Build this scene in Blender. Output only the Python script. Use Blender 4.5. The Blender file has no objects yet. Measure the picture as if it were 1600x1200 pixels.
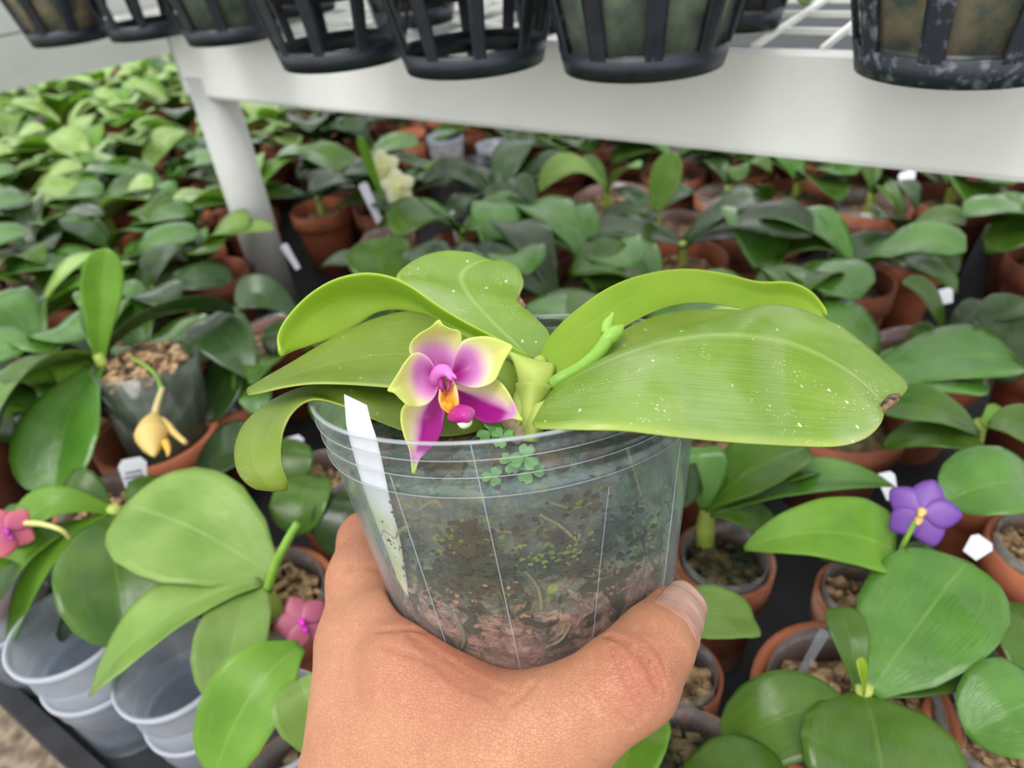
import bpy, math, random
import numpy as np
from mathutils import Vector, Matrix

# ------------------------------------------------------------------ camera, world, light, exposure
F = 1080.0; CX, CY = 800.0, 600.0
CAM = np.array([0, 0, 1.2])
_d = np.array([150., 1500., F]); _d /= np.linalg.norm(_d)
_fw = np.array([0, 0, 1.]); _up = -_d
_Y = _fw - _up * _fw.dot(_up); _Y /= np.linalg.norm(_Y); _X = np.cross(_Y, _up)
ROT = np.array([_X, _Y, _up])
def P(px, py, dep): return CAM + ROT @ (np.array([(px - CX) / F, (py - CY) / F, 1.]) * dep)
def at(px, py, z):
    r = ROT @ np.array([(px - CX) / F, (py - CY) / F, 1.]); t = (z - CAM[2]) / r[2]
    return CAM + r * t
def depth_of(w): return float((ROT.T @ (np.asarray(w) - CAM))[2])
def proj(w):
    c = (np.asarray(w) - CAM) @ ROT
    return CX + F * c[..., 0] / c[..., 2], CY + F * c[..., 1] / c[..., 2], c[..., 2]

S = bpy.context.scene; COL = S.collection
cd = bpy.data.cameras.new('camera'); cam = bpy.data.objects.new('camera', cd); COL.objects.link(cam)
cd.sensor_width = 36; cd.lens = 36 * F / 1600; cd.clip_start = .01
rt, dn, fw = ROT @ [1, 0, 0], ROT @ [0, 1, 0], ROT @ [0, 0, 1]
M3 = Matrix((rt, -dn, -fw)).transposed()
cam.matrix_world = Matrix.Translation(CAM) @ M3.to_4x4()
cd.dof.use_dof = True; cd.dof.focus_distance = .195; cd.dof.aperture_fstop = 12
S.camera = cam

W = bpy.data.worlds.new('sky'); S.world = W; W.use_nodes = True
wn = W.node_tree.nodes; wl = W.node_tree.links
bg = wn['Background']; tc = wn.new('ShaderNodeTexCoord'); dp = wn.new('ShaderNodeVectorMath'); dp.operation = 'DOT_PRODUCT'
dp.inputs[1].default_value = (-0.42, 0.10, 0.90)
wl.new(tc.outputs['Generated'], dp.inputs[0])
rp = wn.new('ShaderNodeValToRGB'); wl.new(dp.outputs['Value'], rp.inputs[0])
rp.color_ramp.elements[0].position = 0; rp.color_ramp.elements[0].color = (1.08, 1.10, 1.12, 1)
rp.color_ramp.elements[1].position = 1; rp.color_ramp.elements[1].color = (1.45, 1.48, 1.5, 1)
e = rp.color_ramp.elements.new(.55); e.color = (1.08, 1.11, 1.13, 1)
# greenhouse roof: bright panes between darker glazing bars and patches of shading
sx = wn.new('ShaderNodeSeparateXYZ'); wl.new(tc.outputs['Generated'], sx.inputs[0])
def wm(op, a, b=0.):
    n = wn.new('ShaderNodeMath'); n.operation = op
    for i, v in ((0, a), (1, b)):
        if hasattr(v, 'links'): wl.new(v, n.inputs[i])
        else: n.inputs[i].default_value = v
    return n.outputs[0]
zc_ = wm('MAXIMUM', sx.outputs[2], .22); rx_ = wm('DIVIDE', sx.outputs[0], zc_); ry_ = wm('DIVIDE', sx.outputs[1], zc_)
bx_ = wm('ABSOLUTE', wm('SINE', wm('ADD', wm('MULTIPLY', rx_, 3.2), .6))); by_ = wm('ABSOLUTE', wm('SINE', wm('ADD', wm('MULTIPLY', ry_, 1.9), wm('MULTIPLY', rx_, .5))))
br = wn.new('ShaderNodeValToRGB'); wl.new(wm('MINIMUM', bx_, by_), br.inputs[0]); br.color_ramp.elements[0].position = .12; br.color_ramp.elements[0].color = (.42, .42, .42, 1); br.color_ramp.elements[1].position = .42; br.color_ramp.elements[1].color = (1.28, 1.28, 1.28, 1)
nz_ = wn.new('ShaderNodeTexNoise'); nz_.inputs['Scale'].default_value = 2.6; nz_.inputs['Detail'].default_value = 3; wl.new(tc.outputs['Generated'], nz_.inputs['Vector'])
nr_ = wn.new('ShaderNodeValToRGB'); wl.new(nz_.outputs['Fac'], nr_.inputs[0]); nr_.color_ramp.elements[0].position = .38; nr_.color_ramp.elements[0].color = (.6, .6, .6, 1); nr_.color_ramp.elements[1].position = .62; nr_.color_ramp.elements[1].color = (1.35, 1.35, 1.35, 1)
mA = wn.new('ShaderNodeMix'); mA.data_type = 'RGBA'; mA.blend_type = 'MULTIPLY'; mA.inputs[0].default_value = 1; wl.new(rp.outputs[0], mA.inputs[6]); wl.new(br.outputs[0], mA.inputs[7])
mB = wn.new('ShaderNodeMix'); mB.data_type = 'RGBA'; mB.blend_type = 'MULTIPLY'; mB.inputs[0].default_value = 1; wl.new(mA.outputs[2], mB.inputs[6]); wl.new(nr_.outputs[0], mB.inputs[7])
mA.clamp_result = False; mB.clamp_result = False
wl.new(mB.outputs[2], bg.inputs[0]); bg.inputs[1].default_value = 1.0
sd = bpy.data.lights.new('overcast_sun', 'SUN'); sd.energy = 1.6; sd.angle = math.radians(28); sd.color = (1, .98, .94)
so = bpy.data.objects.new('overcast_sun', sd); COL.objects.link(so)
so.rotation_euler = Vector((.30, .42, -1)).to_track_quat('-Z', 'Y').to_euler()
S.view_settings.view_transform = 'Standard'; S.view_settings.look = 'None'
S.view_settings.gamma = 1; S.view_settings.exposure = 0.25; S.view_settings.use_curve_mapping = False
S.cycles.transparent_max_bounces = 24; S.cycles.max_bounces = 8

# ------------------------------------------------------------------ helpers
rnd = random.Random(7)
def srgb(r, g, b):
    f = lambda c: (c / 255 / 12.92) if c / 255 <= .04045 else ((c / 255 + .055) / 1.055) ** 2.4
    return (f(r), f(g), f(b), 1)
class NT:
    def __init__(s, name):
        s.m = bpy.data.materials.new(name); s.m.use_nodes = True; s.t = s.m.node_tree; s.n = s.t.nodes; s.l = s.t.links
        s.n.clear(); s.out = s.n.new('ShaderNodeOutputMaterial')
    def N(s, t, **k):
        n = s.n.new('ShaderNode' + t)
        for a, b in k.items(): setattr(n, a, b)
        return n
    def L(s, a, b): s.l.new(a, b)
    def setv(s, n, **k):
        for a, b in k.items():
            i = n.inputs[a.replace('_', ' ')]
            if hasattr(b, 'is_output') or hasattr(b, 'links'): s.L(b, i)
            else: i.default_value = b
        return n
    def noise(s, vec, scale, detail=4, rough=.55, dist=0):
        n = s.N('TexNoise'); s.L(vec, n.inputs['Vector']); n.inputs['Scale'].default_value = scale
        n.inputs['Detail'].default_value = detail; n.inputs['Roughness'].default_value = rough; n.inputs['Distortion'].default_value = dist
        return n.outputs['Fac']
    def ramp(s, fac, stops):
        r = s.N('ValToRGB'); s.L(fac, r.inputs[0]); cr = r.color_ramp
        while len(cr.elements) < len(stops): cr.elements.new(.5)
        for e, (p, c) in zip(cr.elements, stops):
            e.position = p; e.color = c if hasattr(c, '__len__') else (c, c, c, 1)
        return r.outputs[0]
    def mix(s, fac, a, b, mode='MIX'):
        n = s.N('Mix', data_type='RGBA', blend_type=mode)
        for i, v in ((0, fac), (6, a), (7, b)):
            if hasattr(v, 'links'): s.L(v, n.inputs[i])
            else: n.inputs[i].default_value = v
        return n.outputs[2]
    def math(s, op, a, b=0):
        n = s.N('Math', operation=op)
        for i, v in ((0, a), (1, b)):
            if hasattr(v, 'links'): s.L(v, n.inputs[i])
            else: n.inputs[i].default_value = v
        return n.outputs[0]
    def bump(s, h, strength, dist=.001, nrm=None):
        b = s.N('Bump'); s.L(h, b.inputs['Height']); b.inputs['Strength'].default_value = strength; b.inputs['Distance'].default_value = dist
        if nrm: s.L(nrm, b.inputs['Normal'])
        return b.outputs[0]
    def mapped(s, out, scale):
        m = s.N('Mapping'); s.L(out, m.inputs[0]); m.inputs['Scale'].default_value = scale; return m.outputs[0]
    def pbr(s, **k):
        p = s.N('BsdfPrincipled'); s.setv(p, **k); return p
    def end(s, sh): s.L(sh, s.out.inputs[0]); return s.m

def leaf_mat(name, c1, c2, rib, rough=.32, trans=.3, specks=0, vary=.25, tcol=None, bumpy=.35, edge=None, ribf=.45, ribw=.022, coat=.0, spec=.42):
    t = NT(name); tc = t.N('TexCoord'); uv = tc.outputs['UV']; ob = tc.outputs['Object']
    sep = t.N('SeparateXYZ'); t.L(uv, sep.inputs[0]); v = sep.outputs[1]
    big = t.noise(ob, 28, 3); st = t.noise(t.mapped(uv, (2.2, 60, 1)), 1.5, 3)
    oi = t.N('ObjectInfo')
    col = t.mix(t.ramp(t.math('ADD', t.math('MULTIPLY', big, .65), t.math('MULTIPLY', st, .35)), [(.36, 0), (.62, 1)]), c1, c2)
    a = t.math('ABSOLUTE', t.math('SUBTRACT', v, .5))
    col = t.mix(t.ramp(a, [(0, ribf), (ribw, 0)]), col, rib)
    if edge: col = t.mix(t.ramp(a, [(.465, 0), (.5, .9)]), col, edge)
    if specks:
        vo = t.N('TexVoronoi', feature='F1'); t.L(ob, vo.inputs['Vector']); vo.inputs['Scale'].default_value = 700
        ms = t.ramp(t.noise(ob, 55, 3), [(.50, 0), (.68, 1)])
        sp = t.math('MULTIPLY', t.ramp(vo.outputs['Distance'], [(.10, 1), (.26, 0)]), ms)
        vo2 = t.N('TexVoronoi'); t.L(t.mapped(ob, (1, .6, 1)), vo2.inputs['Vector']); vo2.inputs['Scale'].default_value = 160
        sp2 = t.ramp(vo2.outputs['Distance'], [(.05, 1), (.10, 0)])
        film = t.math('MULTIPLY', t.ramp(t.noise(ob, 20, 5), [(.5, 0), (.75, .35)]), 1)
        col = t.mix(t.math('MULTIPLY', t.math('MAXIMUM', t.math('MAXIMUM', sp, sp2), film), specks), col, srgb(232, 238, 210))
    vr = t.math('ADD', t.math('MULTIPLY', oi.outputs['Random'], vary), 1 - vary / 2)
    hs = t.N('HueSaturation'); t.L(col, hs.inputs['Color']); t.L(vr, hs.inputs['Value']); col = hs.outputs[0]
    h = t.math('ADD', t.math('MULTIPLY', st, .3), t.noise(ob, 60, 2))
    nb = t.bump(h, bumpy, .0012)
    p = t.pbr(Base_Color=col, Roughness=rough, Normal=nb); p.inputs['Specular IOR Level'].default_value = spec; p.inputs['Coat Weight'].default_value = coat; p.inputs['Coat Roughness'].default_value = .08; t.L(nb, p.inputs['Coat Normal'])
    tr = t.N('BsdfTranslucent'); tcm = t.mix(.55, col, tcol or srgb(170, 215, 40)); t.L(tcm, tr.inputs[0])
    mx = t.N('MixShader'); mx.inputs[0].default_value = trans; t.L(p.outputs[0], mx.inputs[1]); t.L(tr.outputs[0], mx.inputs[2])
    return t.end(mx.outputs[0])

def attr_mat(name, rough=.45, trans=.25, sss=0, bump=.15, bs=300):
    t = NT(name); a = t.N('Attribute', attribute_name='Col'); tc = t.N('TexCoord')
    nb = t.bump(t.noise(tc.outputs['Object'], bs, 3), bump, .0005)
    p = t.pbr(Base_Color=a.outputs['Color'], Roughness=rough, Normal=nb)
    tr = t.N('BsdfTranslucent'); t.L(a.outputs['Color'], tr.inputs[0])
    mx = t.N('MixShader'); mx.inputs[0].default_value = trans; t.L(p.outputs[0], mx.inputs[1]); t.L(tr.outputs[0], mx.inputs[2])
    return t.end(mx.outputs[0])

def simple(name, c1, c2=None, scale=30, rough=.5, bump=.2, bd=.001, spec=.5, lo=.35, hi=.65, det=5):
    t = NT(name); tc = t.N('TexCoord'); n = t.noise(tc.outputs['Object'], scale, det)
    col = t.mix(t.ramp(n, [(lo, 0), (hi, 1)]), c1, c2 or c1)
    p = t.pbr(Base_Color=col, Roughness=rough, Normal=t.bump(n, bump, bd)); p.inputs['Specular IOR Level'].default_value = spec
    return t.end(p.outputs[0])

def plastic(name, tint, haze, rough=.12, hcol=(.75, .8, .85, 1), streak=0):
    """thin clear plastic: mostly see-through, a little milky, glossy"""
    t = NT(name); tc = t.N('TexCoord')
    tr = t.N('BsdfTransparent'); tr.inputs[0].default_value = tint
    p = t.pbr(Base_Color=hcol, Roughness=rough)
    tl = t.N('BsdfTranslucent'); tl.inputs[0].default_value = hcol
    m0 = t.N('MixShader'); m0.inputs[0].default_value = .35; t.L(p.outputs[0], m0.inputs[1]); t.L(tl.outputs[0], m0.inputs[2])
    lw = t.N('LayerWeight'); lw.inputs[0].default_value = .35
    f = t.math('ADD', t.math('MULTIPLY', t.math('POWER', lw.outputs['Facing'], 3), .5), haze)
    if streak:
        n = t.noise(tc.outputs['Object'], 45, 6); f = t.math('ADD', f, t.math('MULTIPLY', t.ramp(n, [(.45, 0), (.8, 1)]), streak))
    mx = t.N('MixShader'); t.L(f, mx.inputs[0]); t.L(tr.outputs[0], mx.inputs[1]); t.L(m0.outputs[0], mx.inputs[2])
    gl = t.N('BsdfGlossy'); gl.inputs['Roughness'].default_value = rough
    fr = t.math('ADD', t.math('MULTIPLY', t.math('POWER', lw.outputs['Facing'], 4), .35), .035)
    m2 = t.N('MixShader'); t.L(fr, m2.inputs[0]); t.L(mx.outputs[0], m2.inputs[1]); t.L(gl.outputs[0], m2.inputs[2])
    return t.end(m2.outputs[0])

M = {}
G = lambda r, g, b: srgb(r, g, b)
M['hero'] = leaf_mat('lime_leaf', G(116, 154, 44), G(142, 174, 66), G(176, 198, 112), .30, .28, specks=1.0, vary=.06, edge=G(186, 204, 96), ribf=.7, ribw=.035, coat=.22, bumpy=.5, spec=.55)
M['hero_lit'] = leaf_mat('backlit_lime_leaf', G(140, 178, 40), G(166, 196, 58), G(180, 208, 84), .36, .42, specks=.12, vary=.05, edge=G(200, 220, 90), ribf=.3)  # base colour brightened to paint in light coming through the leaf
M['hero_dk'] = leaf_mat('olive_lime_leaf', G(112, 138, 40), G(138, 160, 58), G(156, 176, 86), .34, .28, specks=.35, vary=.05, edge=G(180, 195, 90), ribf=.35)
M['g_mid'] = leaf_mat('mid_green_leaf', G(56, 90, 25), G(86, 120, 38), G(112, 142, 56), .22, .22, coat=.12)
M['g_dark'] = leaf_mat('dark_green_leaf', G(28, 50, 18), G(50, 78, 26), G(74, 100, 42), .2, .15, coat=.15)
M['g_blue'] = leaf_mat('bluish_green_leaf', G(42, 68, 36), G(70, 96, 54), G(84, 116, 74), .22, .15, coat=.2)
M['g_lime'] = leaf_mat('bright_green_leaf', G(98, 148, 40), G(132, 178, 62), G(160, 200, 96), .25, .35)
M['g_pale'] = leaf_mat('pale_green_leaf', G(112, 148, 62), G(146, 176, 92), G(166, 194, 116), .3, .3, bumpy=.5)
M['g_gloss'] = leaf_mat('glossy_green_leaf', G(70, 118, 38), G(96, 146, 54), G(130, 172, 80), .15, .22, bumpy=.6, coat=.6)
M['g_bright'] = leaf_mat('sunlight_painted_leaf', G(158, 198, 84), G(212, 234, 160), G(214, 234, 164), .25, .4, coat=.5)  # paler tone paints the stronger daylight onto leaves of the far left rows
M['stem'] = leaf_mat('yellow_green_stem', G(176, 200, 84), G(202, 216, 116), G(202, 216, 116), .4, .2, vary=0)
M['spike'] = simple('flower_spike_green', G(112, 160, 50), G(140, 182, 72), 60, .4)
M['terra'] = simple('terracotta', G(150, 80, 50), G(180, 106, 74), 22, .75, .3)
M['terra_old'] = simple('weathered_terracotta', G(150, 84, 58), G(206, 164, 140), 26, .8, .3, lo=.45, hi=.75)
M['terra_dark'] = simple('dark_terracotta', G(112, 62, 44), G(150, 86, 60), 26, .75, .3)
M['bark'] = simple('bark_mix', G(92, 66, 46), G(206, 172, 130), 130, .85, 1.0, .004, lo=.38, hi=.62)
M['moss_mix'] = simple('mossy_bark_mix', G(40, 50, 28), G(120, 100, 66), 110, .9, 1.0, .004, lo=.4, hi=.7)
M['clear'] = plastic('clear_plastic', (.965, .975, .98, 1), .022, .1, (.72, .80, .86, 1), .05)
M['rimp'] = plastic('clear_plastic_rim', (.92, .95, .97, 1), .28, .15, (.85, .9, .95, 1))
M['liner'] = plastic('clear_liner_plastic', (.86, .88, .88, 1), .12, .15, (.7, .72, .74, 1), .15)
M['liner_thin'] = plastic('wet_clear_plastic', (.9, .92, .9, 1), .03, .12, (.7, .74, .72, 1), .05)
M['frost'] = plastic('frosted_plastic', (.90, .92, .95, 1), .24, .25, (.72, .76, .82, 1), .1)
M['tag'] = simple('white_tag_plastic', G(228, 230, 240), G(240, 241, 248), 20, .45, .05)
M['ink'] = simple('grey_ink', G(120, 122, 132), G(150, 150, 160), 200, .7, 0)
M['beam'] = simple('white_painted_bench', G(232, 232, 226), G(240, 240, 236), 14, .42, .04)
M['beam_grey'] = simple('grey_white_bench', G(196, 196, 192), G(206, 206, 202), 14, .45, .04)
M['black'] = simple('black_plastic', G(26, 30, 38), G(40, 46, 56), 60, .42, .15)
M['black_dusty'] = simple('dusty_black_plastic', G(34, 40, 50), G(140, 148, 158), 150, .55, .3, lo=.52, hi=.8)
M['tray'] = simple('black_tray_plastic', G(22, 23, 26), G(40, 42, 46), 40, .6, .2)
M['mat'] = simple('brown_floor_grit', G(92, 78, 66), G(160, 142, 122), 60, .9, .8, .01)

def tag(o, label=None, cat=None, group=None, kind=None):
    if label: o['label'] = label
    if cat: o['category'] = cat
    if group: o['group'] = group
    if kind: o['kind'] = kind
    return o
def empty(name, loc, label=None, cat=None, group=None):
    o = bpy.data.objects.new(name, None); COL.objects.link(o); o.location = loc; o.empty_display_size = .02
    return tag(o, label, cat, group)
def wloc(o):
    v = Vector((0, 0, 0))
    while o: v += o.location; o = o.parent
    return np.array(v)
class MB:
    def __init__(s): s.v = []; s.f = []; s.uv = []; s.c = []; s.n = 0
    def add(s, V, Fc, uv=None, col=None):
        V = np.asarray(V, float); s.v.append(V); k = s.n; s.f += [tuple(i + k for i in f) for f in Fc]; s.n += len(V)
        s.uv.append(np.zeros((len(V), 2)) if uv is None else np.asarray(uv, float))
        s.c.append(np.ones((len(V), 4)) if col is None else np.asarray(col, float))
    def build(s, name, mat, parent=None, smooth=True, org=None):
        V = np.vstack(s.v); o0 = wloc(parent) if parent else (np.zeros(3) if org is None else np.asarray(org, float))
        me = bpy.data.meshes.new(name); me.from_pydata([tuple(x) for x in V - o0], [], s.f)
        U = np.vstack(s.uv); C = np.vstack(s.c); li = np.empty(len(me.loops), int); me.loops.foreach_get('vertex_index', li)
        ul = me.uv_layers.new(name='UVMap'); ul.data.foreach_set('uv', U[li].ravel())
        ca = me.color_attributes.new('Col', 'FLOAT_COLOR', 'POINT'); ca.data.foreach_set('color', C.ravel())
        me.materials.append(mat); me.polygons.foreach_set('use_smooth', [smooth] * len(me.polygons)); me.update()
        o = bpy.data.objects.new(name, me); COL.objects.link(o)
        if parent: o.parent = parent
        else: o.location = o0
        return o
def ident(): return np.zeros(3)
def cr(pts, n):
    """Catmull-Rom resample of a polyline, even by parameter length"""
    p = np.asarray(pts, float); k = len(p)
    if k == 2: t = np.linspace(0, 1, n)[:, None]; return p[0] * (1 - t) + p[1] * t
    q = np.vstack([2 * p[0] - p[1], p, 2 * p[-1] - p[-2]])
    d = np.r_[0, np.cumsum(np.sqrt(np.linalg.norm(np.diff(p, axis=0), axis=1)) ** 2)]
    out = []
    for x in np.linspace(0, d[-1], n):
        i = min(max(np.searchsorted(d, x, 'right') - 1, 0), k - 2); t = (x - d[i]) / max(d[i + 1] - d[i], 1e-9)
        a, b, c, e = q[i:i + 4]
        out.append(.5 * (2 * b + (c - a) * t + (2 * a - 5 * b + 4 * c - e) * t * t + (3 * b - 3 * c + e - a) * t ** 3))
    return np.array(out)
def shell(mb, Gd, th, colfn=None, edge_pow=4):
    """closed thin shell around grid Gd (n,m,3); thinner at its margins"""
    n, m, _ = Gd.shape
    du = np.gradient(Gd, axis=0); dv = np.gradient(Gd, axis=1); N = np.cross(du, dv)
    N /= np.maximum(np.linalg.norm(N, axis=2, keepdims=True), 1e-12)
    s = np.linspace(-1, 1, m); u = np.linspace(0, 1, n)
    T = th * .5 * (1 - .75 * np.abs(s) ** edge_pow)[None, :, None]
    top = Gd + N * T; bot = Gd - N * T
    V = np.vstack([top.reshape(-1, 3), bot.reshape(-1, 3)])
    uv = np.stack(np.meshgrid(u, (s + 1) / 2, indexing='ij'), -1).reshape(-1, 2); uv = np.vstack([uv, uv])
    I = lambda i, j, k=0: k * n * m + i * m + j
    f = []
    for i in range(n - 1):
        for j in range(m - 1):
            f.append((I(i, j), I(i + 1, j), I(i + 1, j + 1), I(i, j + 1)))
            f.append((I(i, j, 1), I(i, j + 1, 1), I(i + 1, j + 1, 1), I(i + 1, j, 1)))
    for i in range(n - 1):
        f.append((I(i, 0), I(i, 0, 1), I(i + 1, 0, 1), I(i + 1, 0))); f.append((I(i, m - 1), I(i + 1, m - 1), I(i + 1, m - 1, 1), I(i, m - 1, 1)))
    for j in range(m - 1):
        f.append((I(0, j), I(0, j + 1), I(0, j + 1, 1), I(0, j, 1))); f.append((I(n - 1, j), I(n - 1, j, 1), I(n - 1, j + 1, 1), I(n - 1, j + 1)))
    col = None
    if colfn is not None: col = np.array([colfn(a, b) for a, b in uv])
    mb.add(V, f, uv, col)
def sheet3(A, Mi, B, n=40, m=17, pw=1.5, wave=0):
    A, Mi, B = cr(A, n), cr(Mi, n), cr(B, n); s = np.linspace(-1, 1, m)
    Gd = np.zeros((n, m, 3))
    for j, x in enumerate(s):
        Gd[:, j] = Mi + (B - A) / 2 * x + ((A + B) / 2 - Mi) * abs(x) ** pw
    return Gd
def px3(L): return [P(*q) for q in L]
def tube(mb, pts, r, n=24, k=10, col=None, cap=True):
    """round tube along world points; r number or list"""
    p = cr(pts, n); r = np.interp(np.linspace(0, 1, n), np.linspace(0, 1, len(r)), r) if hasattr(r, '__len__') else np.full(n, r)
    t = np.gradient(p, axis=0); t /= np.linalg.norm(t, axis=1, keepdims=True)
    a = np.cross(t[0], [0, 0, 1.]); a = np.cross(t[0], [1., 0, 0]) if np.linalg.norm(a) < .1 else a; a /= np.linalg.norm(a)
    V = []; uv = []
    for i in range(n):
        a = a - t[i] * a.dot(t[i]); a /= np.linalg.norm(a); b = np.cross(t[i], a)
        for j in range(k):
            w = 2 * math.pi * j / k; V.append(p[i] + (a * math.cos(w) + b * math.sin(w)) * r[i]); uv.append((i / (n - 1), .25))
    f = [(i * k + j, i * k + (j + 1) % k, (i + 1) * k + (j + 1) % k, (i + 1) * k + j) for i in range(n - 1) for j in range(k)]
    if cap: f += [tuple(range(k))[::-1], tuple((n - 1) * k + j for j in range(k))]
    mb.add(V, f, uv, None if col is None else [col] * len(V))
def lathe(mb, prof, c, ax=(0, 0, 1), k=40, sx=1, uax=None, closed=False):
    """revolve (r,h) profile about ax through c"""
    ax = np.asarray(ax, float); ax /= np.linalg.norm(ax); u = np.cross([0, 1, 0], ax); u /= np.linalg.norm(u); v = np.cross(ax, u)
    V = []; uv = []
    for i, (r, h) in enumerate(prof):
        for j in range(k):
            w = 2 * math.pi * j / k; V.append(np.asarray(c) + ax * h + u * math.cos(w) * r + v * math.sin(w) * r * sx); uv.append((j / k, h))
    n = len(prof); f = [(i * k + j, i * k + (j + 1) % k, (i + 1) * k + (j + 1) % k, (i + 1) * k + j) for i in range(n - 1) for j in range(k)]
    if closed: f += [((n - 1) * k + j, (n - 1) * k + (j + 1) % k, (j + 1) % k, j) for j in range(k)]
    else:
        if prof[0][0] > 1e-6: f.append(tuple(range(k))[::-1])
        if prof[-1][0] > 1e-6: f.append(tuple((n - 1) * k + j for j in range(k)))
    mb.add(V, f, uv)
def box(mb, lo, hi):
    x0, y0, z0 = lo; x1, y1, z1 = hi
    mb.add([(x0, y0, z0), (x1, y0, z0), (x1, y1, z0), (x0, y1, z0), (x0, y0, z1), (x1, y0, z1), (x1, y1, z1), (x0, y1, z1)],
           [(3, 2, 1, 0), (4, 5, 6, 7), (0, 1, 5, 4), (1, 2, 6, 5), (2, 3, 7, 6), (3, 0, 4, 7)])
def prism(mb, pts, off):
    """extrude a planar polygon (world points) by the vector off"""
    p = np.asarray(pts, float); n = len(p); V = np.vstack([p, p + off])
    mb.add(V, [tuple(range(n)), tuple(range(2 * n - 1, n - 1, -1))] + [(i, i + n, (i + 1) % n + n, (i + 1) % n) for i in range(n)])
def bar(mb, a, b, w, h):
    """rectangular bar from a to b (horizontal), w wide, h high, top at a.z"""
    a, b = np.asarray(a, float), np.asarray(b, float); d = b - a; d /= np.linalg.norm(d); s = np.cross(d, [0, 0, 1.]) * w / 2; dz = np.array([0, 0, h])
    prism(mb, [a - s, a + s, a + s - dz, a - s - dz], b - a)
# ------------------------------------------------------------------ the setting
ZG = .34
mb = MB(); box(mb, (-5, -2, ZG - .05), (4, 7, ZG)); o = mb.build('floor', M['mat']); tag(o, 'brown gritty greenhouse floor below the bench', kind='structure')

ZB = .768      # lower bench surface
ZR = .86       # level of the pot rims
ZT = 1.105     # top of the upper benches
ZU = 1.045     # underside of the upper bench fascia
# lower bench: a dark tray-covered top on grey legs
e0, e1 = at(0, 1075, ZB), at(150, 1215, ZB); de = (e1 - e0) / np.linalg.norm(e1 - e0); nb_ = np.array([-de[1], de[0], 0])
if nb_[1] < 0: nb_ = -nb_
root = empty('plant_bench', (e0 + de * .9) * [1, 1, 0] + [0, 0, ZG], 'wide low black-topped bench carrying all the clay pots', 'bench')
mb = MB(); prism(mb, [e0 - de * 3, e0 + de * 2.2, e0 + de * 2.2 + nb_ * 4.6, e0 - de * 3 + nb_ * 4.6], np.array([0, 0, -.03])); mb.build('bench_top', M['tray'], root, smooth=False)
mb = MB(); bar(mb, e0 - de * 3 + [0, 0, .012], e0 + de * 2.2 + [0, 0, .012], .012, .05); mb.build('edge_rim', M['tray'], root, smooth=False)
for a in (-2.6, .6, 2.0):
    for b in (.25, 4.2):
        q = e0 + de * a + nb_ * b; mb = MB(); box(mb, (q[0] - .025, q[1] - .025, ZG), (q[0] + .025, q[1] + .025, ZB - .03)); mb.build('leg', M['beam'], root, smooth=False)

# upper bench: white fascia, wire deck, round legs
A0, A1 = at(290, 150, ZU), at(1600, 285, ZU); B0 = A0 + np.array([0, 0, ZT - ZU])
dA = (A1 - A0) / np.linalg.norm(A1 - A0); dB = dA
A2 = A0 + dA * 1.5; B2 = B0 + dB * 1.5
back = np.array([-dB[1], dB[0], 0]); back = back if back[1] > 0 else -back
root = empty('upper_bench', A0 * [1, 1, 0] + [0, 0, ZB], 'white raised bench with a deep smooth fascia and wire deck above the plants', 'bench')
mb = MB(); th = .004
def slab(mb, a, b, c, d, off):   # quad a b c d thickened by off
    mb.add(np.vstack([[a, b, c, d], np.array([a, b, c, d]) + off]), [(0, 1, 2, 3), (7, 6, 5, 4), (0, 4, 5, 1), (1, 5, 6, 2), (2, 6, 7, 3), (3, 7, 4, 0)])
slab(mb, B0, B2, A2, A0, back * th)
lip = .019
slab(mb, B0 + back * th, B2 + back * th, B2 + back * (lip + .004), B0 + back * (lip + .004), np.array([0, 0, -.003]))
slab(mb, A0, A2, A2 + back * .022, A0 + back * .022, np.array([0, 0, .003]))
mb.build('fascia', M['beam'], root, smooth=False)
mb = MB(); e2 = B0 + back * 1.0; slab(mb, B0 + dB * .001, e2 + dB * .001, e2 + (A0 - B0) + dB * .001, A0 + dB * .001, dB * th); mb.build('end_panel', M['beam'], root, smooth=False)
mb = MB()
zt = np.array([0, 0, .002])
for i in range(-6, 36):
    p = B0 + dB * (.01 + i * .042) + back * .02; mb_a = p + zt; bar(mb, mb_a, p + back * .95 + zt, .0028, .004)
for j in range(15):
    p = B0 + back * (.022 + .066 * j); bar(mb, p - dB * .245, p + dB * 1.5, .003, .004)
mb.build('wire_deck', M['beam'], root, smooth=False)
for (px, py, z) in ((292, 158, ZU),):
    q = at(px, py, ZU) ; q = q + back * .034
    mb = MB(); lathe(mb, [(.0001, 0), (.0235, 0), (.0235, ZU - ZB + .02), (.0001, ZU - ZB + .02)], (q[0], q[1], ZB), k=32); mb.build('leg', M['beam_grey'], root)
for s_, t_ in ((1.32, .05), (.03, .72), (.36, .55), (.62, .78), (1.0, .72)):
    q = A0 + dA * s_ + back * t_; mb = MB(); lathe(mb, [(.0001, 0), (.028, 0), (.028, ZU - ZB + .02), (.0001, ZU - ZB + .02)], (q[0], q[1], ZB), k=32); mb.build('leg', M['beam_grey'], root)
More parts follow.
